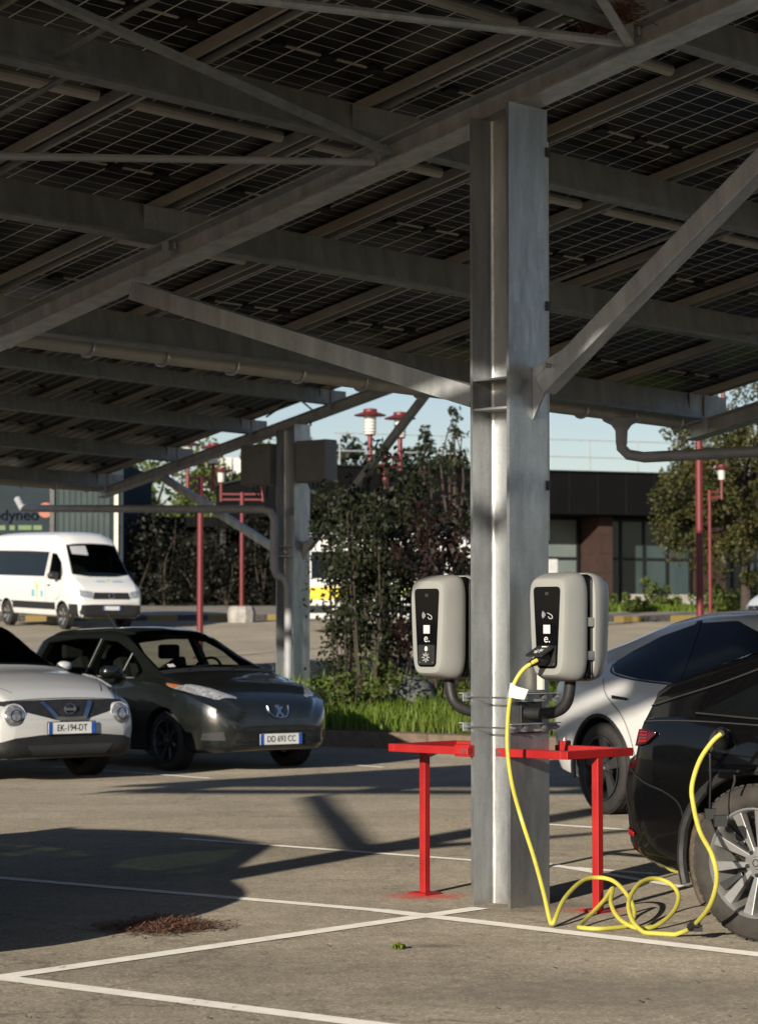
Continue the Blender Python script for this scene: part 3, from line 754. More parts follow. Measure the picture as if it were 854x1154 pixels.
def section(zb, zs, zt, wm, wt, cr, ws=0.965):
    ws = wm * ws; h = zs - zb; g = zt - zs
    p = [(0, zb), (wm * 0.5, zb), (wm * 0.84, zb + 0.0), (wm * 0.93, zb + 0.02 + 0.03 * h), (wm * 0.965, zb + 0.16 * h), (wm * 0.982, zb + 0.36 * h), (wm, zb + 0.58 * h), (wm * 0.998, zb + 0.76 * h), (wm * 0.985, zb + 0.9 * h), (ws, zs)]
    e = min(0.10, g * 0.35)
    for q in (0.10, 0.3, 0.55, 0.8): p.append((ws + (wt - ws) * (q ** 0.95), zs + (g - e) * q))
    p += [(wt, zt - e), (wt - 0.25 * e, zt - 0.55 * e), (wt - 0.8 * e, zt - 0.2 * e), (wt - 1.8 * e, zt - 0.02 * e), (wt * 0.72, zt + cr * 0.42), (wt * 0.4, zt + cr * 0.82), (0, zt + cr)]
    return p

class Car:
    """a car lofted from measured cross sections; local x forward from the rear axle, z from the ground"""
    def __init__(s, name, label, cat, loc, heading, st, body_mat, group=None, step=0.055):
        s.root = thing(name, label, cat, loc, heading, group)
        xs = [q[0] for q in st]
        cols = list(zip(*st))
        keys = sorted(set([round(v, 4) for v in xs] + [round(xs[0] + step * k, 4) for k in range(int((xs[-1] - xs[0]) / step) + 1)]))
        xx = [keys[0]]
        for v in keys[1:]:
            if v - xx[-1] > 0.012 or v in xs: xx.append(v)
        mb = MB(); rings = []
        for x in xx:
            half = section(*[hermite(xs, cols[k], x) for k in range(1, 7)])
            rings.append([(x, -y, z) for y, z in half] + [(x, y, z) for y, z in half[-2:0:-1]])
        n = len(rings[0])
        vs = [p for r in rings for p in r]
        fs = [(i * n + k, (i + 1) * n + k, (i + 1) * n + (k + 1) % n, i * n + (k + 1) % n) for i in range(len(rings) - 1) for k in range(n)]
        m = (len(rings) - 1) * n; h = n // 2
        for base, fl in ((0, 1), (m, 0)):                       # close the ends with quads across the car
            for k in range(h):
                a, b2, c, d = base + k, base + k + 1, base + (n - k - 1) % n, base + (n - k) % n
                q = [a, b2, c, d]; q = [v for i, v in enumerate(q) if v not in q[:i]]
                if len(q) > 2: fs.append(tuple(q if fl else q[::-1]))
        mb.add(vs, fs)
        s.mats = [body_mat, M['matt_black']]
        s.full = mb
        s.st = st; s.wheels = []
        s.L = xs
    def cut(s, arches, extra=None):
        """open the wheel arches, then keep a search tree of the finished skin"""
        o = s.full.build('body', s.mats, s.root, smooth=True, ang=28)
        cutter = MB()
        for (x, y, z, r) in arches:
            for sg in (-1, 1):
                cutter.lathe([(r, min(sg * (y - 0.30), sg * (y + 0.4))), (r, max(sg * (y - 0.30), sg * (y + 0.4)))], 48, 'Y', (x, 0, z), cap=True)
        c = cutter.build('cutter', [M['matt_black'], M['matt_black']], None)
        c.data.polygons.foreach_set('material_index', [1] * len(c.data.polygons))
        c.parent = s.root
        extra_c = []
        md = o.modifiers.new('cut', 'BOOLEAN'); md.operation = 'DIFFERENCE'; md.object = c; md.solver = 'EXACT'
        dg = bpy.context.evaluated_depsgraph_get(); dg.update()
        me = bpy.data.meshes.new_from_object(o.evaluated_get(dg))
        # the search tree sees the skin before the cabin is opened, so panes lie flush in their holes
        s.bvh = BVHTree.FromPolygons([v.co[:] for v in me.vertices], [p.vertices[:] for p in me.polygons])
        if getattr(s, 'cabin', None):
            extra_c = s._hollow(o); dg.update(); me = bpy.data.meshes.new_from_object(o.evaluated_get(bpy.context.evaluated_depsgraph_get()))
        o.modifiers.clear(); o.data = me
        for q in [c] + extra_c: bpy.data.objects.remove(q)
        me.polygons.foreach_set('use_smooth', [True] * len(me.polygons)); me.set_sharp_from_angle(angle=R(32))
        s.body = o
        return o
    def hollow(s, x0, x1, floor, side_polys, screen, seats=(), wheel=None, inset=0.055):
        """scoop out the cabin and open the window holes, before the arches are cut"""
        s.cabin = (x0, x1, floor, side_polys, screen, seats, wheel, inset)
    def _hollow(s, o):
        x0, x1, floor, side_polys, screen, seats, wheel, inset = s.cabin
        xs = [q[0] for q in s.st]; cols = list(zip(*s.st)); n = 40; rings = []
        for i in range(n + 1):
            x = x0 + (x1 - x0) * i / n
            zb, zs, zt, wm, wt, cr = [hermite(xs, cols[k], x) for k in range(1, 7)]
            half = section(floor, zs, max(zt - inset * 0.9, zs + 0.02), wm - inset * 1.3, max(wt - inset * 0.8, 0.2), cr)
            rings.append([(x, -y, z) for y, z in half] + [(x, y, z) for y, z in half[-2:0:-1]])
        m = len(rings[0]); mb = MB()
        fs = [(i * m + k, (i + 1) * m + k, (i + 1) * m + (k + 1) % m, i * m + (k + 1) % m) for i in range(n) for k in range(m)]
        fs += [tuple(range(m))[::-1], tuple(range(n * m, (n + 1) * m))]
        mb.add([p for r in rings for p in r], fs)
        cs = [mb.build('cutter', [M['matt_black'], M['matt_black']])]
        for poly in side_polys:
            mb = MB(); mb.prism(poly, lambda a, b, t: (a, -3 + t, b), 6.0); cs.append(mb.build('cutter', [M['matt_black'], M['matt_black']]))
        if screen:
            poly, z0 = screen; mb = MB(); mb.prism(poly, lambda a, b, t: (a, b, z0 + t), 3.0); cs.append(mb.build('cutter', [M['matt_black'], M['matt_black']]))
        for c in cs:
            c.data.polygons.foreach_set('material_index', [1] * len(c.data.polygons)); c.parent = s.root
            md = o.modifiers.new('cabin', 'BOOLEAN'); md.operation = 'DIFFERENCE'; md.object = c; md.solver = 'EXACT'
        for (x, y) in seats:
            mb = MB(); mb.box((x + 0.22, y, floor + 0.12), (0.50, 0.48, 0.16)); mb.bar((x, y, floor + 0.10), (x - 0.20, y, floor + 0.66), 0.46, 0.13, (0, 1, 0)); mb.box((x - 0.23, y, floor + 0.78), (0.08, 0.26, 0.16))
            for st_ in each(mb, 'seat', M['seat_cloth'], s.root, bevel=0.03)[:0]: pass
        if wheel:
            x, y, z = wheel; mb = MB(); mb.tube([(x + 0.08 * math.cos(t), y + 0.18 * math.sin(t), z + 0.16 * math.cos(t)) for t in [2 * math.pi * i / 20 for i in range(21)]], 0.016, 8); mb.bar((x, y - 0.17, z), (x, y + 0.17, z), 0.04, 0.03); mb.build('steering_wheel', M['matt_black'], s.root, smooth=True)
            mb = MB(); mb.box((x + 0.36, 0, z - 0.12), (0.46, 1.30, 0.30)); mb.build('dashboard', M['matt_black'], s.root, bevel=0.06)
        return cs
    def hit(s, plane, p):
        a, b = p
        o, d = {'R': (Vector((a, -4, b)), Vector((0, 1, 0))), 'L': (Vector((a, 4, b)), Vector((0, -1, 0))), 'F': (Vector((9, a, b)), Vector((-1, 0, 0))),
                'B': (Vector((-6, a, b)), Vector((1, 0, 0))), 'T': (Vector((a, b, 5)), Vector((0, 0, -1)))}[plane]
        h = s.bvh.ray_cast(o, d)
        if h[0] is None: return None
        nn = h[1]
        if nn.dot(d) > 0: nn = -nn
        return h[0], nn, d
    def patch(s, name, mat, plane, top, bot, off=0.004, nu=22, nv=8, parent=None, label=None, thick=0.0):
        """a panel lying on the skin, its outline given in side, front or top view"""
        def res(pl, n):
            pl = [Vector(q) for q in pl]; L = [0]
            for i in range(1, len(pl)): L.append(L[-1] + (pl[i] - pl[i - 1]).length)
            out = []
            for k in range(n + 1):
                t = L[-1] * k / n; i = 0
                while i < len(pl) - 2 and L[i + 1] < t: i += 1
                f = (t - L[i]) / max(L[i + 1] - L[i], 1e-6); out.append(pl[i].lerp(pl[i + 1], min(f, 1)))
            return out
        a, b = res(top, nu), res(bot, nu); g = []
        for i in range(nu + 1):
            for j in range(nv + 1):
                h = s.hit(plane, a[i].lerp(b[i], j / nv))
                g.append(None if h is None else h[0] + (h[1] * 0.7 - h[2] * 0.3).normalized() * off)
        vs, ix = [], {}
        for k, p in enumerate(g):
            if p is not None: ix[k] = len(vs); vs.append(p)
        fs = []
        for i in range(nu):
            for j in range(nv):
                q = (i * (nv + 1) + j, i * (nv + 1) + j + 1, (i + 1) * (nv + 1) + j + 1, (i + 1) * (nv + 1) + j)
                if all(v in ix for v in q) and max((g[q[0]] - g[q[2]]).length, (g[q[1]] - g[q[3]]).length) < 0.5:
                    fs.append(tuple(ix[v] for v in q))
        if not fs: return None
        mb = MB(); mb.add(vs, fs)
        o = mb.build(name, mat, parent or s.body if parent is not s.root else s.root, smooth=True, ang=40)
        if parent is None: o.parent = s.root
        if thick:
            sm = o.modifiers.new('Solidify', 'SOLIDIFY'); sm.thickness = thick; sm.offset = 1
        if label: o['label'] = label
        return o
    def seam(s, name, mat, plane, pts, w=0.008, off=0.002, parent=None):
        """a thin line following the skin"""
        mb = MB(); prev = None
        P = []
        for q in catmull([(*p, 0) for p in pts], 8):
            h = s.hit(plane, (q.x, q.y))
            if h: P.append((h[0] + h[1] * off, h[1]))
        if len(P) < 2: return None
        vs = []
        for i, (p, nn) in enumerate(P):
            t = (P[min(i + 1, len(P) - 1)][0] - P[max(i - 1, 0)][0]); sd = t.cross(nn).normalized() * w / 2
            vs += [p - sd, p + sd]
        mb.add(vs, [(2 * i, 2 * i + 1, 2 * i + 3, 2 * i + 2) for i in range(len(P) - 1)])
        return mb.build(name, mat, parent or s.root, smooth=True)
    def plate(s, p, text, plane='F', back=False):
        h = s.hit(plane, p); c = h[0] + Vector((0.034, 0, 0))
        mb = MB(); mb.box((0, 0, 0), (0.52, 0.11, 0.008)); 
        x, y = ((0, 1, 0), (0, 0, 1)); mt = frame(c, x, y)
        o = mb.build('number_plate', M['plate_white'], s.root, bevel=0.003); o.matrix_local = mt
        mb = MB()
        for q in (-0.237, 0.237): mb.box((q, 0, 0.0045), (0.043, 0.108, 0.002))
        each(mb, 'blue_band', M['plate_blue'], o)
        if text:
            me = text_mesh(text, 0.088, 0.001, sx=0.82); put('number', me, M['ink'], o, frame((0, 0, 0.0052), (1, 0, 0), (0, 1, 0)))
        mb = MB(); mb.box((0, 0, -0.006), (0.535, 0.125, 0.006)); mb.build('plate_holder', M['matt_black'], o)
        return o
    def wheel(s, x, y, r, w, kind, side):
        """side -1 = right-hand side"""
        k = 0.40 * r / 0.36
        mb = MB(); q = side
        rr = r - 0.004
        mb.lathe([(0.68 * r, -0.42 * w), (0.80 * r, -0.50 * w), (0.93 * r, -0.49 * w), (0.985 * r, -0.40 * w), (rr, -0.30 * w), (rr, -0.06 * w), (rr - 0.008, -0.05 * w), (rr - 0.008, -0.03 * w), (rr, -0.02 * w), (rr, 0.10 * w), (rr - 0.008, 0.11 * w), (rr - 0.008, 0.13 * w), (rr, 0.14 * w), (rr, 0.30 * w), (0.985 * r, 0.40 * w), (0.955 * r, 0.46 * w), (0.93 * r, 0.487 * w), (0.90 * r, 0.492 * w), (0.895 * r, 0.498 * w), (0.80 * r, 0.505 * w), (0.72 * r, 0.47 * w), (0.70 * r, 0.44 * w), (0.66 * r, 0.40 * w)], 56, 'Y')
        # tread blocks
        for i in range(56):
            a = 2 * math.pi * i / 56
            for yy, ww in ((-0.36, 0.10), (0.36, 0.10), (0.20, 0.09), (-0.18, 0.09)):
                m3 = Matrix.Rotation(-a, 3, 'Y')
                mb.box(m3 @ Vector((rr - 0.002, yy * w, 0)), (0.010, ww * w, 0.026), rot=m3)
        if side < 0: mb.v = [(a, -b, c) for a, b, c in mb.v]
        t = mb.build('wheel', kind.get('tyre', M['rubber']), s.root, smooth=True, ang=40)
        t.location = (x, side * (y - w / 2), r)
        def rim_obj(name, mb, mat, bevel=0.0, smooth=False, ang=35):
            if side < 0: mb.v = [(a, -b, c) for a, b, c in mb.v]
            if name in ('spoke', 'aero_blade'): return each(mb, name, mat, t, smooth=smooth, ang=ang, bevel=bevel)
            return mb.build(name, mat, t, smooth=smooth, ang=ang, bevel=bevel)
        R0 = 0.70 * r; face = 0.42 * w
        mb = MB(); mb.lathe([(R0, face + 0.02), (R0 - 0.008, face + 0.022), (R0 - 0.016, face + 0.008), (R0 - 0.022, face - 0.03), (R0 - 0.05, -0.3 * w), (R0 - 0.06, -0.42 * w)], 48, 'Y')
        rim_obj('rim', mb, kind['rim'], smooth=True)
        mb = MB(); mb.lathe([(0.0, -0.05 * w), (R0 - 0.05, -0.05 * w)], 32, 'Y'); rim_obj('brake', mb, M['dark_metal'])
        if kind['style'] == 'twin':
            mb, db = MB(), MB()
            for i in range(5):
                base = 2 * math.pi * i / 5 + R(90 + 10)
                for sg in (-1, 1):
                    def P(rad, da, y): 
                        a = base + sg * da; return Vector((rad * math.cos(a), y, rad * math.sin(a)))
                    ro, ri = R0 - 0.008, 0.052
                    quad = [(ri, R(8)), (ri, R(32)), (ro, R(21.5)), (ro, R(9))]
                    vs = [P(ro_, da, face + (0.012 if ro_ > 0.1 else -0.010)) for ro_, da in quad] + [P(ro_, da * 1.0, face - 0.035) for ro_, da in quad]
                    mb.add(vs, [(0, 1, 2, 3), (7, 6, 5, 4), (0, 4, 5, 1), (1, 5, 6, 2), (2, 6, 7, 3), (3, 7, 4, 0)])
                # dark aero blade between neighbouring arms
                a = base + R(36)
                def Q(rad, da, y): return Vector((rad * math.cos(a + da), y, rad * math.sin(a + da)))
                vs = [Q(0.12, -R(3), face - 0.03), Q(0.12, R(6), face - 0.03), Q(R0 - 0.012, R(9), face - 0.012), Q(R0 - 0.012, -R(2), face + 0.004)]
                vs += [v - Vector((0, 0.02, 0)) for v in vs]
                db.add(vs, [(0, 1, 2, 3), (7, 6, 5, 4), (0, 4, 5, 1), (1, 5, 6, 2), (2, 6, 7, 3), (3, 7, 4, 0)])
            rim_obj('spoke', mb, kind['spoke'], bevel=0.004); rim_obj('aero_blade', db, kind['blade'], bevel=0.003)
        else:
            mb = MB(); nsp = kind.get('n', 5)
            for i in range(nsp):
                a = 2 * math.pi * i / nsp + R(90)
                wi, wo = kind.get('w', (R(26), R(9)))
                def P(rad, da, y): return Vector((rad * math.cos(a + da), y, rad * math.sin(a + da)))
                ro, ri = R0 - 0.006, 0.05
                vs = [P(ri, -wi, face - 0.02), P(ri, wi, face - 0.02), P(ro, wo, face + 0.008), P(ro, -wo, face + 0.008)]
                vs += [v - Vector((0, 0.03, 0)) for v in vs]
                mb.add(vs, [(0, 1, 2, 3), (7, 6, 5, 4), (0, 4, 5, 1), (1, 5, 6, 2), (2, 6, 7, 3), (3, 7, 4, 0)])
            rim_obj('spoke', mb, kind['spoke'], bevel=0.004)
        mb = MB(); mb.lathe([(0.0, face + 0.006), (0.026, face + 0.006), (0.030, face + 0.002), (0.034, face - 0.006), (0.072, face - 0.012), (0.075, face - 0.05)], 24, 'Y')
        hb = rim_obj('hub', mb, kind.get('hub', kind['rim']), smooth=True)
        mb = MB(); mb.lathe([(0.018, face + 0.0065), (0.018, face + 0.009), (0.014, face + 0.009), (0.014, face + 0.0065)], 16, 'Y')
        for i in range(5):
            a = 2 * math.pi * i / 5 + R(54); p = (0.056 * math.cos(a), 0, 0.056 * math.sin(a))
            mb.lathe([(0.0, face + 0.004), (0.009, face + 0.004), (0.010, face - 0.012)], 8, 'Y', p)
        mb2 = mb
        if side < 0: mb2.v = [(a, -b, c) for a, b, c in mb2.v]
        each(mb2, 'wheel_bolt', M['dark_metal'], hb)
        return t
    def mirror(s, x, z, y, mat, sides=(-1, 1), size=1.0):
        for sd in sides:
            mb = MB(); n = 12
            prof = [(0.03, 0.0), (0.085, 0.012), (0.098, 0.05), (0.09, 0.10), (0.05, 0.13), (0.005, 0.14)]
            vs = []
            for r, h in prof:
                for k in range(n):
                    a = 2 * math.pi * k / n; c, sn = math.cos(a), math.sin(a)
                    vs.append((x - 0.06 + h * size, sd * (y + 0.13) + sd * 1.15 * r * math.copysign(abs(c) ** 0.75, c) * size, z + 0.75 * r * math.copysign(abs(sn) ** 0.75, sn) * size))
            m = len(prof)
            mb.add(vs, [(i * n + k, i * n + (k + 1) % n, (i + 1) * n + (k + 1) % n, (i + 1) * n + k) for i in range(m - 1) for k in range(n)] + [tuple(range(n - 1, -1, -1)), tuple(range((m - 1) * n, m * n))])
            o = mb.build('wing_mirror', mat, s.root, smooth=True, ang=60)
            mb = MB(); mb.bar((x + 0.0, sd * (y - 0.08), z - 0.05), (x + 0.0, sd * (y + 0.06), z - 0.03), 0.06, 0.035); mb.build('mirror_arm', M['matt_black'], o)
def heading(deg): return R(deg - 90)         # bearing of the nose: degrees right of straight towards the camera
def car_origin(contact, deg, xw, half, side=-1):
    """ground point under the rear axle from the outer foot of one wheel"""
    h = Vector((math.sin(R(deg)), -math.cos(R(deg)), 0)); left = Vector((-h.y, h.x, 0))
    p = contact - h * xw - left * (side * half)
    return Vector((p.x, p.y, gz(p.x, p.y)))

# ------------------------------------------------------------------ black electric hatchback being charged
M['pt_black'] = paint('black_car_paint', (0.003, 0.003, 0.0035), 0.25, 0, 0.8, 0.05, (0.10, 0.085, 0.06))
M['pt_black'].node_tree.nodes['Principled BSDF'].inputs['Specular IOR Level'].default_value = 0.12
M['rim_silver'] = plain('machined_rim', (0.40, 0.395, 0.38), 0.32, 0.6, 0.08)
M['rim_dark'] = plain('dark_rim', (0.06, 0.06, 0.062), 0.35, 0.4)
M['tail_red'] = plain('tail_lamp_red', (0.06, 0.002, 0.004), 0.1, 0, 0.1, coat=0.5)
M['tail_bright'] = plain('tail_lamp_ridge', (0.34, 0.008, 0.011), 0.2)
M['mud'] = plain('dried_mud', (0.085, 0.064, 0.044), 0.9, 0, 0.4, 30)
deg = 46.0
co = car_origin(gnd(850, 1063), deg, 0.0, 0.925)
st = [  # x, zb, zs, zt, wm, wt, crown, 
    (-0.885, 0.42, 0.66, 0.72, 0.62, 0.54, 0.01), (-0.872, 0.37, 0.74, 0.80, 0.70, 0.60, 0.015), (-0.84, 0.33, 0.80, 0.85, 0.79, 0.69, 0.01), (-0.765, 0.31, 0.83, 0.885, 0.84, 0.73, 0.01), (-0.735, 0.30, 0.90, 0.975, 0.855, 0.74, 0.01), (-0.715, 0.30, 0.955, 1.075, 0.862, 0.74, 0.01),
    (-0.695, 0.29, 0.985, 1.155, 0.87, 0.745, 0.015), (-0.60, 0.27, 1.01, 1.20, 0.895, 0.735, 0.02), (-0.35, 0.24, 1.02, 1.285, 0.925, 0.72, 0.03), (0.0, 0.22, 1.01, 1.39, 0.938, 0.68, 0.035), (0.45, 0.21, 0.99, 1.485, 0.935, 0.655, 0.04),
    (1.0, 0.20, 0.97, 1.575, 0.93, 0.645, 0.04), (1.5, 0.20, 0.96, 1.58, 0.93, 0.65, 0.04), (2.1, 0.20, 0.96, 1.38, 0.93, 0.68, 0.04), (2.75, 0.20, 0.95, 1.08, 0.93, 0.72, 0.03), (3.2, 0.20, 0.88, 0.98, 0.91, 0.70, 0.03), (3.55, 0.22, 0.78, 0.86, 0.84, 0.64, 0.02), (3.72, 0.28, 0.62, 0.68, 0.70, 0.55, 0.01)]
# (the last column of each row is the crown; shoulders keep the default tuck)
k = Car('black_car', 'black sloping-roof electric car, charging from the yellow cable', 'car', tuple(co), heading(deg), st, M['pt_black'])
k.cut([(0.0, 0.93, 0.37, 0.405), (2.77, 0.93, 0.37, 0.405)])
k.patch('side_window', M['glass_dark'], 'R', [(-0.33, 1.045), (0.0, 1.22), (0.5, 1.36), (1.0, 1.455), (1.5, 1.46), (2.0, 1.29), (2.3, 1.10)], [(-0.33, 1.03), (0.3, 1.02), (1.0, 1.01), (2.3, 1.01)], 0.004, 40, 10)
k.patch('rear_window', M['glass_dark'], 'T', [(-0.58, -0.56), (0.50, -0.50)], [(-0.58, 0.56), (0.50, 0.50)], 0.004, 16, 16)
k.patch('windscreen', M['glass_dark'], 'T', [(1.55, -0.55), (2.6, -0.62)], [(1.55, 0.55), (2.6, 0.62)], 0.004, 16, 16)
k.seam('window_trim', M['trim_grey'], 'R', [(-0.36, 1.035), (0.0, 1.018), (0.3, 1.008), (1.0, 1.0)], 0.010, 0.006)
k.seam('roof_trim', M['trim_grey'], 'R', [(-0.72, 1.055), (-0.35, 1.16), (0.1, 1.315), (0.5, 1.40), (1.0, 1.48)], 0.012, 0.006)
tl = k.patch('tail_lamp', M['tail_red'], 'R', [(-0.712, 0.950), (-0.67, 0.952), (-0.62, 0.948), (-0.58, 0.942)], [(-0.745, 0.868), (-0.70, 0.872), (-0.64, 0.886), (-0.58, 0.930)], 0.010, 18, 8, thick=0.004)
for zz in (0.938, 0.924, 0.910, 0.896): k.seam('lamp_ridge', M['tail_bright'], 'R', [(-0.695, zz), (-0.67, zz), (-0.635, zz + 0.001)], 0.0055, 0.017, tl)
k.patch('tail_lamp', M['tail_red'], 'L', [(-0.712, 0.950), (-0.67, 0.952), (-0.62, 0.948), (-0.58, 0.942)], [(-0.745, 0.868), (-0.70, 0.872), (-0.64, 0.886), (-0.58, 0.930)], 0.010, 18, 8)
k.patch('reflector', M['tail_bright'], 'R', [(-0.872, 0.475), (-0.77, 0.455)], [(-0.872, 0.435), (-0.77, 0.435)], 0.006, 8, 3, thick=0.004)
k.seam('shoulder_crease', M['trim_grey'], 'R', [(-0.80, 0.975), (-0.6, 0.995), (-0.3, 1.0), (0.2, 0.985)], 0.006, 0.004)
k.seam('bumper_seam', M['ink'], 'R', [(-0.80, 0.76), (-0.66, 0.70), (-0.52, 0.66), (-0.43, 0.60), (-0.40, 0.46)], 0.010, 0.003)
k.seam('bumper_edge', M['trim_grey'], 'R', [(-0.845, 0.74), (-0.835, 0.62), (-0.80, 0.54), (-0.79, 0.42)], 0.006, 0.004)
# arch lining lip and lower cladding
for xc in (0.0, 2.77):
    mb = MB(); mb.tube([(xc + 0.417 * math.cos(t), -0.925 if 0.3 < t < 2.9 else -0.915, 0.37 + 0.417 * math.sin(t)) for t in [R(-18) + R(216) * i / 30 for i in range(31)]], 0.024, 8)
    mb.tube([(xc + 0.417 * math.cos(t), 0.925, 0.37 + 0.417 * math.sin(t)) for t in [R(-18) + R(216) * i / 30 for i in range(31)]], 0.024, 8)
    each(mb, 'arch_trim', M['matt_black'], k.root, smooth=True)
mb = MB(); mb.tube([(0.0 + 0.395 * math.cos(t), -0.86, 0.37 + 0.395 * math.sin(t)) for t in [R(150) + R(64) * i / 10 for i in range(11)]], 0.022, 6); mb.build('mud_crust', M['mud'], k.root, smooth=True)
EV = {'style': 'twin', 'rim': M['rim_silver'], 'spoke': M['rim_silver'], 'blade': M['rim_dark'], 'hub': M['rim_silver'], 'tyre': M['rubber_dusty']}
for xw in (0.0, 2.77):
    for sd in (-1, 1): k.wheel(xw, 0.925, 0.362, 0.245, EV, sd)
# open charging flap, socket and plug
ps = k.hit('R', (-0.175, 0.90))
mb = MB(); mb.lathe([(0.075, -0.0), (0.078, 0.004), (0.05, 0.006), (0.05, -0.0)], 20, 'Y', (ps[0].x, ps[0].y - 0.006, 0.90)); mb.build('charge_socket', M['matt_black'], k.root)
mb = MB(); mb.prism(rounded_poly([(-0.09, 0), (-0.09, 0.17), (0.09, 0.17), (0.09, 0)], 0.02), lambda x, u, h: (ps[0].x + 0.12 + x, ps[0].y - 0.02 - 0.85 * u + 0.2 * h, 0.80 - 0.10 * u + h), 0.012); mb.build('charge_flap', M['gloss_black'], k.root)
mb = MB(); mb.tube([(ps[0].x + 0.14, ps[0].y - 0.10, 0.79), (ps[0].x + 0.155, ps[0].y - 0.12, 0.74), (ps[0].x + 0.14, ps[0].y - 0.12, 0.70)], 0.006, 6); mb.build('flap_cord', M['matt_black'], k.root)
mtx = Matrix.Translation(co) @ Matrix.Rotation(heading(deg), 4, 'Z')
a_, b_ = mtx @ ps[0], at(812, 827, 10.95)
mb = MB(); mb.tube(catmull([a_, a_.lerp(b_, 0.55) + Vector((0, 0, 0.03)), b_ + (b_ - a_) * 0.02], 6), [0.034, 0.034, 0.034, 0.033, 0.031, 0.029, 0.026, 0.023, 0.021, 0.019, 0.018, 0.017, 0.016], 12)
mb.build('plug', M['matt_black'], cab, smooth=True)
mb = MB(); mb.tube([mtx @ Vector((ps[0].x - 0.10, ps[0].y - 0.008, 0.86)), at(799.5, 850, 10.9), at(800, 885, 10.9), at(799, 912, 10.9)], 0.004, 5); mb.box(at(800, 917, 10.9), (0.05, 0.04, 0.045)); mb.box(at(811, 925, 10.86), (0.055, 0.04, 0.05)); mb.build('socket_cap', M['matt_black'], cab)

# ------------------------------------------------------------------ white electric crossover behind it
M['pt_white'] = paint('white_car_paint', (0.52, 0.52, 0.50), 0.3, 0, 0.9, 0.10)
M['pt_pearl'] = paint('pearl_white_paint', (0.70, 0.70, 0.69), 0.3, 0, 0.9, 0.08)
M['glass_blue'] = M['glass_dark']
deg = 27.0
co = car_origin(gnd(675, 918), deg, 0.0, 0.955)
st = [(-0.955, 0.40, 0.72, 0.78, 0.60, 0.50, 0.01), (-0.93, 0.34, 0.84, 0.93, 0.74, 0.60, 0.02), (-0.86, 0.30, 0.95, 1.07, 0.84, 0.66, 0.02), (-0.72, 0.27, 1.02, 1.16, 0.90, 0.70, 0.03), (-0.45, 0.24, 1.06, 1.26, 0.945, 0.70, 0.03),
      (0.0, 0.22, 1.05, 1.385, 0.96, 0.68, 0.04), (0.5, 0.21, 1.02, 1.50, 0.955, 0.66, 0.04), (1.0, 0.20, 0.99, 1.555, 0.95, 0.65, 0.04), (1.4, 0.20, 0.97, 1.56, 0.945, 0.65, 0.04), (2.0, 0.20, 0.96, 1.44, 0.94, 0.67, 0.04), (2.7, 0.20, 0.95, 1.12, 0.94, 0.74, 0.03),
      (3.2, 0.20, 0.87, 0.97, 0.92, 0.72, 0.03), (3.6, 0.22, 0.74, 0.82, 0.84, 0.64, 0.02), (3.78, 0.28, 0.58, 0.64, 0.70, 0.55, 0.01)]
w = Car('white_car', 'white crossover car with tinted side glass behind the black car', 'car', tuple(co), heading(deg), st, M['pt_pearl'])
w.cut([(0.0, 0.95, 0.37, 0.395), (2.89, 0.95, 0.37, 0.395)])
w.patch('side_window', M['tinted'], 'R', [(-0.02, 1.19), (0.12, 1.265), (0.45, 1.385), (0.9, 1.485), (1.4, 1.50), (1.9, 1.36), (2.42, 1.10)], [(-0.02, 1.16), (0.10, 1.10), (0.5, 1.055), (1.2, 1.025), (2.42, 1.01)], 0.004, 40, 10)
w.seam('window_trim', M['gloss_black'], 'R', [(-0.03, 1.165), (0.08, 1.095), (0.5, 1.046), (1.2, 1.018), (2.42, 1.0)], 0.014, 0.006)
w.seam('pillar', M['gloss_black'], 'R', [(0.98, 1.03), (0.95, 1.25), (0.90, 1.50)], 0.07, 0.007)
w.patch('rear_window', M['glass_dark'], 'T', [(-0.62, -0.55), (0.60, -0.50)], [(-0.62, 0.55), (0.60, 0.50)], 0.004, 16, 16)
w.patch('windscreen', M['glass_dark'], 'T', [(1.5, -0.56), (2.62, -0.66)], [(1.5, 0.56), (2.62, 0.66)], 0.004, 16, 16)
w.seam('door_seam', M['ink'], 'R', [(0.02, 1.05), (0.10, 0.93), (0.30, 0.80), (0.42, 0.66), (0.50, 0.40)], 0.007, 0.003)
w.seam('door_seam', M['ink'], 'R', [(0.98, 1.0), (1.0, 0.7), (1.0, 0.36)], 0.007, 0.003)
w.patch('door_handle', M['gloss_black'], 'R', [(0.20, 0.93), (0.40, 0.915)], [(0.20, 0.905), (0.40, 0.895)], 0.006, 8, 3, thick=0.012)
for xc in (0.0, 2.89):
    mb = MB()
    for sg in (-1, 1): mb.tube([(xc + 0.402 * math.cos(t), sg * 0.945, 0.37 + 0.402 * math.sin(t)) for t in [R(-15) + R(210) * i / 28 for i in range(29)]], 0.020, 8)
    each(mb, 'arch_trim', M['matt_black'], w.root, smooth=True)
W5 = {'style': 'five', 'rim': M['rim_dark'], 'spoke': M['rim_dark'], 'n': 5, 'w': (R(30), R(13)), 'tyre': M['rubber']}
for xw in (0.0, 2.89):
    for sd in (-1, 1): w.wheel(xw, 0.945, 0.356, 0.25, W5, sd)
w.patch('tail_lamp', M['tail_red'], 'B', [(-0.80, 0.98), (-0.45, 0.99)], [(-0.80, 0.92), (-0.45, 0.94)], 0.006, 8, 4)
w.mirror(2.2, 1.06, 0.92, M['pt_pearl'])

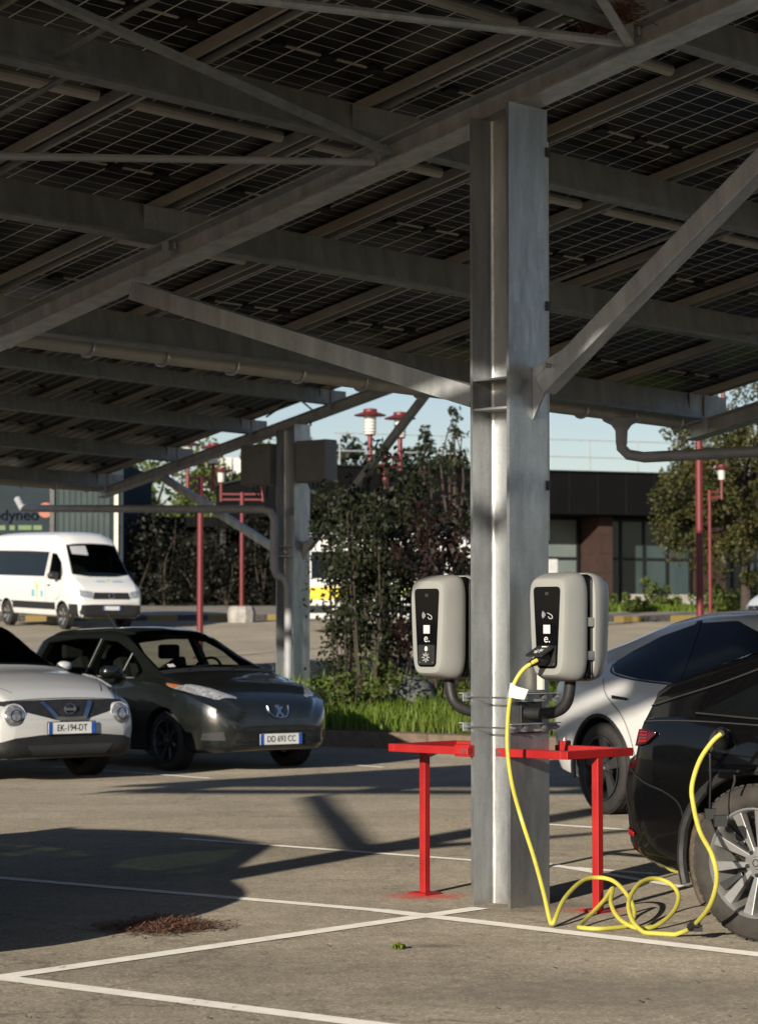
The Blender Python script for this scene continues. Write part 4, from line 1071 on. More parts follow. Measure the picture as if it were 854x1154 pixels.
# ------------------------------------------------------------------ dark grey-green hatchback
def clear(name, tint):
    m, N, L, b = new_mat(name); tr = N.new('ShaderNodeBsdfTransparent'); tr.inputs['Color'].default_value = (*tint, 1); mx = N.new('ShaderNodeMixShader'); fr = N.new('ShaderNodeFresnel'); fr.inputs['IOR'].default_value = 1.5
    setp(b, Base_Color=(0.0, 0.0, 0.0), Roughness=0.02); L.new(fr.outputs['Fac'], mx.inputs[0]); L.new(tr.outputs['BSDF'], mx.inputs[1]); L.new(b.outputs['BSDF'], mx.inputs[2]); L.new(mx.outputs['Shader'], N['Material Output'].inputs['Surface']); return m
M['screen'] = clear('windscreen_glass', (0.48, 0.53, 0.49)); M['pane_car'] = clear('side_glass', (0.42, 0.46, 0.43)); M['seat_cloth'] = plain('seat_cloth', (0.05, 0.05, 0.052), 0.9, 0, 0.2, 20)
M['pt_green'] = paint('dark_green_grey_paint', (0.0085, 0.0115, 0.0105), 0.28, 0.25, 1.0, 0.3, (0.16, 0.14, 0.11))
M['lamp_glass'] = plain('headlamp_glass', (0.50, 0.51, 0.51), 0.10, 0.5, 0.5, 24, 1.0)
M['lamp_clear'] = plain('clear_headlamp', (0.34, 0.35, 0.36), 0.10, 0.6, 0.5, 30, 1.0)
M['amber'] = plain('amber_lens', (0.45, 0.13, 0.03), 0.2)
deg = 38.0
co = car_origin(gnd(186, 869), deg, 2.54, 0.835)
st = [(-0.68, 0.36, 0.62, 0.68, 0.60, 0.5, 0.01), (-0.66, 0.30, 0.78, 0.90, 0.72, 0.60, 0.02), (-0.58, 0.27, 0.92, 1.20, 0.79, 0.59, 0.02), (-0.42, 0.24, 0.95, 1.37, 0.83, 0.58, 0.03), (-0.2, 0.22, 0.95, 1.415, 0.85, 0.58, 0.035),
      (0.3, 0.20, 0.94, 1.43, 0.865, 0.60, 0.04), (0.9, 0.19, 0.92, 1.44, 0.872, 0.605, 0.04), (1.3, 0.19, 0.91, 1.40, 0.872, 0.60, 0.04), (1.7, 0.19, 0.905, 1.24, 0.872, 0.64, 0.035), (2.1, 0.19, 0.905, 1.055, 0.872, 0.70, 0.03), (2.32, 0.19, 0.90, 0.975, 0.872, 0.74, 0.03),
      (2.6, 0.19, 0.84, 0.915, 0.868, 0.73, 0.03), (2.9, 0.19, 0.78, 0.865, 0.835, 0.69, 0.03), (3.10, 0.20, 0.705, 0.80, 0.775, 0.62, 0.025), (3.24, 0.21, 0.635, 0.735, 0.68, 0.54, 0.02), (3.33, 0.23, 0.55, 0.66, 0.57, 0.46, 0.02), (3.375, 0.27, 0.47, 0.55, 0.46, 0.38, 0.01)]
p = Car('grey_green_car', 'dark grey-green hatchback parked beside the white crossover, its bonnet gleaming', 'car', tuple(co), heading(deg), st, M['pt_green'])
P_SIDE = [[(0.98, 0.965), (1.95, 0.95), (1.55, 1.20), (1.25, 1.305), (0.98, 1.325)], [(-0.22, 1.0), (0.88, 0.968), (0.88, 1.337), (0.4, 1.335), (-0.22, 1.29)]]
p.hollow(-0.42, 2.16, 0.42, P_SIDE, ([(1.32, -0.51), (1.8, -0.585), (2.12, -0.64), (2.12, 0.64), (1.8, 0.585), (1.32, 0.51)], 0.96), [(0.98, -0.37), (0.98, 0.37), (0.15, -0.37), (0.15, 0.37)], (1.50, 0.37, 0.98))
p.cut([(0.0, 0.85, 0.31, 0.345), (2.54, 0.85, 0.31, 0.345)])
p.patch('side_window', M['pane_car'], 'R', [(0.98, 1.335), (1.25, 1.315), (1.55, 1.21), (1.95, 1.0)], [(0.98, 0.965), (1.3, 0.955), (1.6, 0.95), (1.95, 0.95)], 0.004, 24, 8)
p.patch('side_window', M['pane_car'], 'R', [(-0.22, 1.30), (0.4, 1.345), (0.88, 1.347)], [(-0.22, 1.0), (0.4, 0.975), (0.88, 0.968)], 0.004, 24, 8)
p.seam('window_trim', M['steel_dull'], 'R', [(-0.1, 0.985), (0.4, 0.962), (1.0, 0.95), (1.9, 0.937)], 0.012, 0.005)
p.seam('window_trim', M['steel_dull'], 'R', [(0.93, 0.97), (0.93, 1.15), (0.93, 1.34)], 0.016, 0.007)
p.seam('window_trim', M['steel_dull'], 'R', [(1.63, 0.95), (1.60, 1.10), (1.59, 1.19)], 0.020, 0.007)
wsn = p.patch('windscreen', M['screen'], 'T', [(1.30, -0.53), (1.8, -0.60), (2.20, -0.68)], [(1.30, 0.53), (1.8, 0.60), (2.20, 0.68)], 0.004, 24, 24)
p.patch('scuttle', M['matt_black'], 'T', [(2.20, -0.69), (2.31, -0.70)], [(2.20, 0.69), (2.31, 0.70)], 0.006, 4, 24)
for q0 in (-0.5, 0.05): p.seam('wiper', M['matt_black'], 'T', [(2.27, q0 + 0.1), (2.2, q0 + 0.25), (2.16, q0 + 0.5)], 0.016, 0.014, wsn)
p.patch('parking_disc', M['white_mark'], 'T', [(2.08, -0.52), (2.15, -0.535)], [(2.08, -0.44), (2.15, -0.455)], 0.006, 3, 3)
for pl, sg in (('R', -1), ('L', 1)):
    hl = p.patch('headlamp', M['lamp_glass'], 'T', [(2.52, sg * 0.81), (2.68, sg * 0.815), (2.95, sg * 0.755), (3.16, sg * 0.62), (3.24, sg * 0.44)], [(2.52, sg * 0.795), (2.68, sg * 0.735), (2.92, sg * 0.625), (3.12, sg * 0.50), (3.22, sg * 0.42)], 0.006, 20, 8)
    if hl: p.patch('indicator_lens', M['amber'], 'T', [(2.50, sg * 0.805), (2.66, sg * 0.80)], [(2.50, sg * 0.785), (2.66, sg * 0.74)], 0.010, 5, 4, parent=hl)
p.patch('grille', M['ink'], 'F', [(-0.50, 0.45), (-0.3, 0.475), (0.3, 0.475), (0.50, 0.45)], [(-0.56, 0.285), (-0.3, 0.27), (0.3, 0.27), (0.56, 0.285)], 0.008, 24, 8)
for zz in (0.425, 0.325): p.seam('grille_bar', M['pt_green'], 'F', [(-0.52, zz + 0.0), (0, zz + 0.01), (0.52, zz)], 0.035, 0.016)
p.patch('fog_lamp_recess', M['matt_black'], 'F', [(-0.76, 0.40), (-0.62, 0.42)], [(-0.76, 0.33), (-0.60, 0.33)], 0.006, 8, 4)
p.patch('fog_lamp_recess', M['matt_black'], 'F', [(0.62, 0.42), (0.76, 0.40)], [(0.60, 0.33), (0.76, 0.33)], 0.006, 8, 4)
p.plate((0, 0.335), 'DD 693 CC')
# emblem in its shield recess on the nose
hh_ = p.hit('F', (0, 0.60)); nn = hh_[1]; c0 = hh_[0]
yx = Vector((0, 1, 0)); zx = (Vector((0, 0, 1)) - nn * nn.z).normalized()
mb = MB(); mb.tube(catmull([c0 + yx * a + zx * b + nn * 0.008 for a, b in ((-0.13, 0.07), (-0.115, 0.0), (-0.06, -0.05), (0.06, -0.05), (0.115, 0.0), (0.13, 0.07))], 6), 0.010, 8)
em = mb.build('emblem_surround', M['chrome'], p.root, smooth=True)
lion = [(-0.045, 0.055), (-0.02, 0.075), (0.012, 0.07), (0.02, 0.05), (0.045, 0.06), (0.055, 0.04), (0.03, 0.025), (0.022, 0.0), (0.045, -0.02), (0.05, -0.05), (0.03, -0.055), (0.022, -0.03), (0.0, -0.01), (-0.015, -0.035), (-0.04, -0.055), (-0.05, -0.04), (-0.028, -0.012), (-0.012, 0.02), (-0.02, 0.04)]
mb = MB(); mb.prism(lion, lambda a, b, h: c0 + yx * a * 1.1 + zx * b * 1.1 + nn * (0.006 + h), 0.008); mb.build('emblem', M['chrome'], em)
p.seam('bonnet_seam', M['ink'], 'T', [(2.35, -0.70), (2.7, -0.66), (3.05, -0.52), (3.2, -0.3)], 0.007, 0.003)
p.seam('bonnet_seam', M['ink'], 'T', [(2.35, 0.70), (2.7, 0.66), (3.05, 0.52), (3.2, 0.3)], 0.007, 0.003)
p.seam('door_seam', M['ink'], 'R', [(1.98, 0.90), (2.0, 0.6), (1.98, 0.30)], 0.007, 0.003); p.seam('door_seam', M['ink'], 'R', [(0.93, 0.94), (0.94, 0.6), (0.9, 0.30)], 0.007, 0.003)
p.patch('door_handle', M['pt_green'], 'R', [(1.02, 0.83), (1.2, 0.83)], [(1.02, 0.80), (1.2, 0.80)], 0.008, 6, 3, thick=0.015)
P7 = {'style': 'five', 'rim': M['rim_dark'], 'spoke': M['rim_dark'], 'n': 7, 'w': (R(18), R(6)), 'tyre': M['rubber']}
for xw in (0.0, 2.54):
    for sd in (-1, 1): p.wheel(xw, 0.835, 0.305, 0.20, P7, sd)
p.mirror(1.72, 1.0, 0.86, M['chrome'] if False else M['pt_green'])
mb = MB(); mb.tube([(0.25, 0.0, 1.47), (0.05, 0.0, 1.62)], 0.006, 6); mb.build('aerial', M['matt_black'], p.root)

# ------------------------------------------------------------------ white crossover, nose in at the left edge
deg = 40.0
pc = at(80, 818, 22.7); hd = Vector((math.sin(R(deg)), -math.cos(R(deg)), 0))
co = pc - hd * 3.42; co.z = 0
st = [(-0.72, 0.40, 0.75, 0.82, 0.62, 0.5, 0.01), (-0.68, 0.34, 0.90, 1.02, 0.76, 0.58, 0.02), (-0.5, 0.28, 1.0, 1.30, 0.84, 0.56, 0.03), (-0.2, 0.25, 1.02, 1.46, 0.88, 0.56, 0.035), (0.4, 0.22, 1.0, 1.54, 0.885, 0.58, 0.04), (0.9, 0.21, 0.99, 1.545, 0.885, 0.59, 0.04), (1.3, 0.21, 0.985, 1.49, 0.885, 0.60, 0.04),
      (1.75, 0.21, 0.98, 1.28, 0.885, 0.64, 0.035), (2.12, 0.21, 0.97, 1.075, 0.885, 0.70, 0.03), (2.3, 0.21, 0.95, 1.025, 0.885, 0.72, 0.035), (2.65, 0.21, 0.90, 0.985, 0.885, 0.72, 0.035), (2.95, 0.21, 0.82, 0.925, 0.87, 0.69, 0.03), (3.15, 0.22, 0.74, 0.85, 0.84, 0.66, 0.03), (3.28, 0.23, 0.665, 0.77, 0.79, 0.62, 0.02), (3.37, 0.26, 0.60, 0.68, 0.71, 0.58, 0.015), (3.41, 0.30, 0.52, 0.60, 0.60, 0.50, 0.01)]
j = Car('white_crossover', 'white crossover nose with round lamps, cut by the left edge', 'car', tuple(co), heading(deg), st, M['pt_white'])
J_SIDE = [[(0.0, 1.06), (0.6, 1.03), (1.2, 1.02), (1.9, 1.01), (1.2, 1.38), (0.5, 1.41), (0.0, 1.35)]]
j.hollow(-0.35, 2.1, 0.48, J_SIDE, ([(1.30, -0.51), (1.75, -0.585), (2.08, -0.65), (2.08, 0.65), (1.75, 0.585), (1.30, 0.51)], 1.03), [(0.95, -0.37), (0.95, 0.37), (0.1, -0.37), (0.1, 0.37)], (1.48, 0.37, 1.05))
j.cut([(0.0, 0.86, 0.34, 0.38), (2.53, 0.86, 0.34, 0.38)])
j.patch('windscreen', M['screen'], 'T', [(1.28, -0.53), (1.75, -0.60), (2.14, -0.69)], [(1.28, 0.53), (1.75, 0.60), (2.14, 0.69)], 0.004, 24, 24)
j.patch('side_window', M['pane_car'], 'R', [(0.0, 1.36), (0.5, 1.42), (1.2, 1.39), (1.9, 1.06)], [(0.0, 1.06), (0.6, 1.03), (1.2, 1.02), (1.9, 1.01)], 0.004, 30, 8)
j.patch('side_window', M['pane_car'], 'L', [(0.0, 1.36), (0.5, 1.42), (1.2, 1.39), (1.9, 1.06)], [(0.0, 1.06), (0.6, 1.03), (1.2, 1.02), (1.9, 1.01)], 0.004, 30, 8)
j.patch('grille', M['matt_black'], 'F', [(-0.70, 0.765), (-0.3, 0.775), (0, 0.78), (0.3, 0.775), (0.70, 0.765)], [(-0.70, 0.735), (-0.46, 0.665), (-0.15, 0.59), (0.15, 0.59), (0.46, 0.665), (0.70, 0.735)], 0.006, 30, 8)
def vbar(sg): return j.seam('grille_chrome', M['chrome'], 'F', [(sg * 0.27, 0.75), (sg * 0.20, 0.67), (sg * 0.155, 0.605)], 0.045, 0.020)
vbar(-1); vbar(1); j.seam('grille_chrome', M['chrome'], 'F', [(-0.165, 0.607), (0, 0.600), (0.165, 0.607)], 0.035, 0.022)
c0, nn, _ = j.hit('F', (0, 0.69)); mt = frame(c0 + Vector((0.03, 0, 0)), (0, 1, 0), (0, 0, 1))
mb = MB(); mb.tube([(0.055 * math.cos(2 * math.pi * i / 24), 0.050 * math.sin(2 * math.pi * i / 24), 0) for i in range(25)], 0.007, 8); mb.box((0, 0, 0.002), (0.135, 0.024, 0.012)); e = mb.build('emblem', M['chrome'], j.root, smooth=True); e.matrix_local = mt
for sg in (-1, 1):
    c0, nn, _ = j.hit('F', (sg * 0.585, 0.635)); nn = (nn * 0.5 + Vector((0.5, 0, 0))).normalized()
    mt = frame(c0 + nn * 0.004, nn.cross(Vector((0, 0, 1))).normalized() * -1, (0, 0, 1))
    z_ = nn; x_ = Vector((0, 0, 1)).cross(z_).normalized(); y_ = z_.cross(x_)
    mt = frame(c0 + nn * 0.004, x_, y_)
    mb = MB(); mb.lathe([(0.122, -0.05), (0.116, 0.004), (0.110, 0.008), (0.104, 0.002)], 28); hr = mb.build('headlamp', M['pt_white'], j.root, smooth=True); hr.matrix_local = mt
    mb = MB(); mb.lathe([(0.106, 0.0), (0.09, 0.018), (0.05, 0.03), (0.0, 0.034)], 24); mb.build('lens', M['lamp_clear'], hr, smooth=True)
    mb = MB(); mb.lathe([(0.058, 0.026), (0.056, 0.036), (0.052, 0.036), (0.050, 0.03)], 20); mb.build('reflector_ring', M['dark_metal'], hr, smooth=True)
    j.patch('position_lamp', M['lamp_glass'], 'T', [(2.42, sg * 0.80), (2.7, sg * 0.80), (2.98, sg * 0.74)], [(2.42, sg * 0.76), (2.7, sg * 0.72), (2.98, sg * 0.68)], 0.02, 14, 5, thick=0.02)
j.patch('lower_bumper', M['matt_black'], 'F', [(-0.84, 0.36), (-0.6, 0.43), (-0.3, 0.455), (0.3, 0.455), (0.6, 0.43), (0.84, 0.36)], [(-0.84, 0.23), (-0.4, 0.22), (0.4, 0.22), (0.84, 0.23)], 0.008, 34, 8)
j.patch('skid_plate', M['rim_dark'], 'F', [(-0.48, 0.36), (0.48, 0.36)], [(-0.40, 0.27), (0.40, 0.27)], 0.014, 20, 5)
for sg in (-1, 1): j.seam('bonnet_seam', M['ink'], 'T', [(2.2, sg * 0.72), (2.6, sg * 0.69), (2.95, sg * 0.62), (3.18, sg * 0.5)], 0.007, 0.003)
j.seam('bonnet_edge', M['ink'], 'F', [(-0.62, 0.768), (-0.3, 0.785), (0, 0.79), (0.3, 0.785), (0.62, 0.768)], 0.008, 0.004)
j.plate((0, 0.515), 'EK-194-DT')
J5 = {'style': 'five', 'rim': M['rim_dark'], 'spoke': M['rim_silver'], 'n': 5, 'tyre': M['rubber']}
for xc in (0.0, 2.53):
    mb = MB()
    for sg in (-1, 1): mb.tube([(xc + 0.39 * math.cos(t), sg * 0.87, 0.34 + 0.39 * math.sin(t)) for t in [R(-15) + R(210) * i / 28 for i in range(29)]], 0.022, 8)
    each(mb, 'arch_trim', M['matt_black'], j.root, smooth=True)
    for sd in (-1, 1): j.wheel(xc, 0.855, 0.333, 0.21, J5, sd)
j.mirror(1.80, 1.07, 0.84, M['pt_white'], size=0.7)

# ------------------------------------------------------------------ white minibus on the street, and its twins
M['pt_van'] = paint('white_van_paint', (0.72, 0.72, 0.69), 0.35, 0, 0.6, 0.12)
M['lamp_on'] = M['lamp_glass']
M['teal_print'] = plain('teal_print', (0.16, 0.42, 0.52), 0.5); M['green_print'] = plain('green_print', (0.42, 0.55, 0.10), 0.5); M['orange_print'] = plain('orange_print', (0.75, 0.28, 0.04), 0.5); M['yellow_print'] = plain('yellow_print', (0.75, 0.60, 0.06), 0.5)
ST_VAN = [(-1.35, 0.42, 1.2, 1.3, 0.90, 0.8, 0.01), (-1.33, 0.36, 1.35, 2.45, 0.98, 0.80, 0.03), (-1.25, 0.33, 1.40, 2.56, 1.0, 0.83, 0.05), (0.0, 0.32, 1.42, 2.60, 1.02, 0.84, 0.06), (1.5, 0.32, 1.42, 2.61, 1.02, 0.84, 0.06), (2.55, 0.32, 1.42, 2.60, 1.02, 0.83, 0.06), (2.95, 0.32, 1.40, 2.53, 1.02, 0.80, 0.06),
          (3.2, 0.32, 1.38, 2.38, 1.02, 0.80, 0.05), (3.55, 0.32, 1.34, 1.98, 1.02, 0.83, 0.05), (3.92, 0.32, 1.29, 1.55, 1.015, 0.88, 0.04), (4.05, 0.32, 1.26, 1.42, 1.01, 0.89, 0.04), (4.3, 0.32, 1.18, 1.28, 0.99, 0.86, 0.04), (4.5, 0.32, 1.05, 1.14, 0.95, 0.82, 0.03), (4.6, 0.34, 0.92, 1.0, 0.90, 0.78, 0.02), (4.64, 0.40, 0.78, 0.84, 0.82, 0.72, 0.01)]
def minibus(loc, hdg, label, livery, detail=True):
    v = Car('minibus', label, 'minibus', loc, hdg, ST_VAN, M['pt_van'], 'white minibuses', 0.09)
    v.hollow(2.30, 4.0, 0.75, [[(2.72, 1.37), (3.50, 1.34), (3.3, 1.82), (2.98, 2.04), (2.72, 2.06)]], ([(3.28, -0.70), (3.95, -0.84), (3.95, 0.84), (3.28, 0.70)], 1.42), [(2.75, -0.5), (2.75, 0.5)], (3.35, 0.5, 1.42))
    v.cut([(0.0, 1.0, 0.36, 0.42), (3.64, 1.0, 0.36, 0.42)])
    for pl in ('R', 'L'):
        v.patch('side_window', M['glass_dark'], pl, [(-1.0, 2.12), (1.3, 2.12), (2.55, 2.10)], [(-1.0, 1.42), (1.3, 1.42), (2.45, 1.42)], 0.005, 30, 8)
        v.patch('door_window', M['pane_car'], pl, [(2.72, 2.08), (2.98, 2.06), (3.3, 1.84), (3.52, 1.52)], [(2.70, 1.36), (3.0, 1.34), (3.3, 1.33), (3.52, 1.33)], 0.005, 20, 8)
        v.patch('side_moulding', M['matt_black'], pl, [(-1.2, 0.72), (3.2, 0.72)], [(-1.2, 0.52), (3.2, 0.52)], 0.008, 30, 4)
        v.seam('door_seam', M['ink'], pl, [(2.62, 2.15), (2.60, 1.3), (2.62, 0.5)], 0.014, 0.004); v.seam('door_seam', M['ink'], pl, [(3.62, 1.32), (3.5, 0.9), (3.2, 0.75), (3.18, 0.5)], 0.012, 0.004)
        v.patch('door_handle', M['matt_black'], pl, [(2.72, 1.20), (2.92, 1.20)], [(2.72, 1.16), (2.92, 1.16)], 0.01, 4, 2)
    v.patch('windscreen', M['screen'], 'F', [(-0.74, 2.30), (-0.4, 2.33), (0.4, 2.33), (0.74, 2.30)], [(-0.86, 1.50), (-0.4, 1.44), (0.4, 1.44), (0.86, 1.50)], 0.006, 24, 12)
    v.patch('sun_visor', M['grey_mark'], 'F', [(-0.66, 2.26), (-0.2, 2.28)], [(-0.66, 2.05), (-0.2, 2.02)], 0.008, 8, 4)
    v.patch('grille', M['matt_black'], 'F', [(-0.52, 1.02), (0.52, 1.02)], [(-0.56, 0.84), (0.56, 0.84)], 0.010, 20, 5)
    v.patch('bumper', M['matt_black'], 'F', [(-0.96, 0.68), (-0.5, 0.70), (0.5, 0.70), (0.96, 0.68)], [(-0.96, 0.36), (-0.5, 0.34), (0.5, 0.34), (0.96, 0.36)], 0.012, 24, 8)
    for pl, sg in (('R', -1), ('L', 1)):
        h_ = v.patch('headlamp', M['lamp_glass'], 'F', sorted([(sg * 0.90, 1.09), (sg * 0.56, 1.03)]), sorted([(sg * 0.91, 0.90), (sg * 0.57, 0.86)]), 0.012, 10, 6)
        v.patch('bumper_end', M['matt_black'], pl, [(4.05, 0.70), (4.5, 0.70)], [(4.05, 0.36), (4.5, 0.36)], 0.012, 12, 6)
    v.plate((0, 0.60), '' )
    c0, nn, _ = v.hit('F', (0, 0.93)); mt = frame(c0 + Vector((0.03, 0, 0)), (0, 1, 0), (0, 0, 1))
    mb = MB(); mb.tube([(0.085 * math.cos(2 * math.pi * i / 24), 0.085 * math.sin(2 * math.pi * i / 24), 0) for i in range(25)], 0.010, 6)
    mb.tube([(-0.045, 0.065, 0), (0, 0.0, 0), (0.045, 0.065, 0)], 0.008, 6); mb.tube([(-0.07, 0.03, 0), (-0.035, -0.06, 0), (0, 0.0, 0), (0.035, -0.06, 0), (0.07, 0.03, 0)], 0.008, 6)
    e = mb.build('emblem', M['chrome'], v.root, smooth=True); e.matrix_local = mt
    if livery == 'leaf':
        mats = M['teal_print'], M['green_print']
        for q, (sx, mat) in enumerate((((1.9, 2.55), M['teal_print']),)):
            v.patch('livery_lettering', M['teal_print'], 'R', [(2.30, 1.02), (2.44, 1.05)], [(2.32, 0.86), (2.44, 0.84)], 0.006, 6, 4)
            v.patch('livery_lettering', M['teal_print'], 'R', [(1.72, 1.05), (1.9, 1.05)], [(1.72, 0.86), (1.9, 0.86)], 0.006, 6, 4)
        v.seam('livery_leaf', M['green_print'], 'R', [(2.05, 0.84), (2.07, 1.0), (2.02, 1.16), (1.9, 1.26)], 0.06, 0.006); v.seam('livery_leaf', M['green_print'], 'R', [(2.07, 1.05), (2.14, 1.2), (2.2, 1.34)], 0.05, 0.007)
        v.seam('bonnet_lettering', M['teal_print'], 'T', [(4.30, -0.30), (4.32, -0.05)], 0.06, 0.006); v.seam('bonnet_lettering', M['green_print'], 'T', [(4.28, 0.02), (4.24, 0.12)], 0.06, 0.006); v.seam('bonnet_lettering', M['teal_print'], 'T', [(4.31, 0.18), (4.28, 0.50)], 0.06, 0.006)
    elif livery == 'bands':
        for pl in ('R', 'L'):
            v.patch('livery_band', M['yellow_print'], pl, [(-1.1, 1.20), (0.2, 1.20)], [(-1.1, 0.86), (0.2, 0.90)], 0.006, 14, 5); v.patch('livery_band', M['orange_print'], pl, [(0.3, 1.20), (0.9, 1.20)], [(0.3, 0.92), (0.9, 0.92)], 0.006, 10, 5); v.patch('livery_band', M['green_print'], pl, [(1.05, 1.22), (1.7, 1.22)], [(1.05, 0.98), (1.7, 0.98)], 0.006, 10, 5)
    V5 = {'style': 'five', 'rim': M['rim_dark'], 'spoke': M['rim_silver'], 'n': 6, 'w': (R(24), R(12)), 'tyre': M['rubber']}
    for xw in (0.0, 3.64):
        for sd in (-1, 1): v.wheel(xw, 0.985, 0.35, 0.22, V5, sd)
    v.mirror(3.35, 1.45, 1.02, M['matt_black'], size=1.5)
    return v
deg = 33.0
pc = at(125, 676, 65.0); hd = Vector((math.sin(R(deg)), -math.cos(R(deg)), 0)); o = pc - hd * 4.6; o.z = gz(o.x, o.y) + 0.0
o3 = Vector((12.72, 52.6, 0)); o3.z = gz(o3.x, o3.y)
def pitch(v, loc):     # sit on the slope of the street
    h = Vector((1, 0, 0)); h.rotate(v.root.rotation_euler); q = Vector(loc) + h * 3.64
    e = v.root.rotation_euler.copy(); v.root.rotation_euler = (0, -math.atan2(gz(q.x, q.y) - gz(loc[0], loc[1]), 3.64), e.z)
vb = minibus(tuple(o), heading(deg), 'white minibus in the sun at the far left, facing the car park', 'leaf'); pitch(vb, o)
o = Vector((-0.85, 63.2, 0)); o.z = gz(o.x, o.y); vb2 = minibus(tuple(o), R(6), 'white minibus with yellow and orange bands, glimpsed side-on through the dark hedge', 'bands'); pitch(vb2, o)

vb3 = copy_tree(vb2.root); vb3.location = o3; vb3.rotation_euler = (0, 0, R(188)); vb3['label'] = 'white minibus with only its bonnet showing at the right edge'
# ------------------------------------------------------------------ the car just out of frame that throws the big shadow
M['clear_glass'], N_, L_, b_ = new_mat('tinted_clear_glass')
tr = N_.new('ShaderNodeBsdfTransparent'); tr.inputs['Color'].default_value = (0.20, 0.24, 0.15, 1); mx = N_.new('ShaderNodeMixShader'); fr = N_.new('ShaderNodeFresnel')
setp(b_, Base_Color=(0.0, 0.0, 0.0), Roughness=0.03); L_.new(fr.outputs['Fac'], mx.inputs[0]); L_.new(tr.outputs['BSDF'], mx.inputs[1]); L_.new(b_.outputs['BSDF'], mx.inputs[2]); L_.new(mx.outputs['Shader'], N_['Material Output'].inputs['Surface'])
SHC = dict(a=-4.12, b=0.15)
def shadow_car():
    """silver hatchback: lower body, open greenhouse of pillars, roof and clear glass"""
    loc = site(SHC['a'], SHC['b'] + 3.35); hd = PHI - math.pi / 2        # nose along -V
    s = [(-0.68, 0.36, 0.62, 0.68, 0.62, 0.5, 0.01), (-0.64, 0.28, 0.80, 0.88, 0.76, 0.64, 0.01), (-0.4, 0.24, 0.88, 0.93, 0.84, 0.74, 0.01), (0.3, 0.20, 0.88, 0.93, 0.87, 0.78, 0.01), (1.6, 0.19, 0.88, 0.93, 0.87, 0.78, 0.01), (2.2, 0.19, 0.88, 0.96, 0.87, 0.76, 0.02), (2.7, 0.19, 0.80, 0.88, 0.86, 0.72, 0.03), (3.05, 0.2, 0.70, 0.79, 0.80, 0.66, 0.03), (3.25, 0.22, 0.58, 0.66, 0.70, 0.56, 0.02), (3.35, 0.28, 0.46, 0.52, 0.55, 0.45, 0.01)]
    c = Car('silver_car', 'silver hatchback just outside the left edge, known by its shadow', 'car', tuple(loc), hd, s, M['pt_silver'])
    c.cut([(0.0, 0.85, 0.31, 0.345), (2.54, 0.85, 0.31, 0.345)])
    mb = MB(); mb.v = []
    top = [(x, y, 1.54 - 0.10 * ((x - 0.6) / 1.1) ** 2 + 0.03 * (1 - (y / 0.6) ** 2) - 0.03) for x in [-0.45 + 0.2 * i for i in range(11)] for y in [-0.62 + 0.124 * k for k in range(11)]]
    n = 11; mb.add(top, [(i * n + k, (i + 1) * n + k, (i + 1) * n + k + 1, i * n + k + 1) for i in range(10) for k in range(10)])
    r = mb.build('roof', M['pt_silver'], c.root, smooth=True); sm = r.modifiers.new('Solidify', 'SOLIDIFY'); sm.thickness = 0.05
    for sg in (-1, 1):
        for name, q0, q1, wd in (('pillar', (2.25, 0.76, 0.92), (1.50, 0.60, 1.42), 0.09), ('pillar', (0.92, 0.79, 0.90), (0.88, 0.61, 1.46), 0.12), ('pillar', (-0.52, 0.74, 0.88), (-0.40, 0.60, 1.40), 0.34)):
            mb = MB(); mb.bar(Vector((q0[0], sg * q0[1], q0[2])), Vector((q1[0], sg * q1[1], q1[2])), wd, 0.06, (0, 1, 0)); mb.build(name, M['pt_silver'], c.root)
        for xs in ((2.15, 1.48, 0.98, 0.94), (0.85, 0.82, -0.28, -0.22)):
            mb = MB(); mb.add([(xs[0], sg * 0.775, 0.93), (xs[2], sg * 0.785, 0.93), (xs[3], sg * 0.60, 1.44), (xs[1], sg * 0.60, 1.43)], [(0, 1, 2, 3)]); mb.build('side_window', M['clear_glass'], c.root)
    mb = MB(); mb.add([(2.25, -0.72, 0.94), (2.25, 0.72, 0.94), (1.54, 0.57, 1.42), (1.54, -0.57, 1.42)], [(0, 1, 2, 3)]); mb.build('windscreen', M['clear_glass'], c.root)
    mb = MB(); mb.add([(-0.64, -0.66, 0.90), (-0.64, 0.66, 0.90), (-0.46, 0.56, 1.38), (-0.46, -0.56, 1.38)], [(0, 1, 2, 3)]); mb.build('rear_window', M['clear_glass'], c.root)
    for y in (-0.38, 0.38):
        for x in (0.25, 1.15):
            mb = MB(); mb.bar((x, y, 0.5), (x - 0.18, y, 1.12), 0.46, 0.12, (0, 1, 0)); mb.box((x - 0.20, y, 1.24), (0.08, 0.24, 0.16)); mb.build('seat', M['matt_black'], c.root, bevel=0.03)
    for xw in (0.0, 2.54):
        for sd in (-1, 1): c.wheel(xw, 0.835, 0.305, 0.20, P7, sd)
    c.mirror(1.80, 0.98, 0.86, M['pt_silver'])
M['pt_silver'] = paint('silver_paint', (0.35, 0.36, 0.37), 0.3, 0.5)
shadow_car()
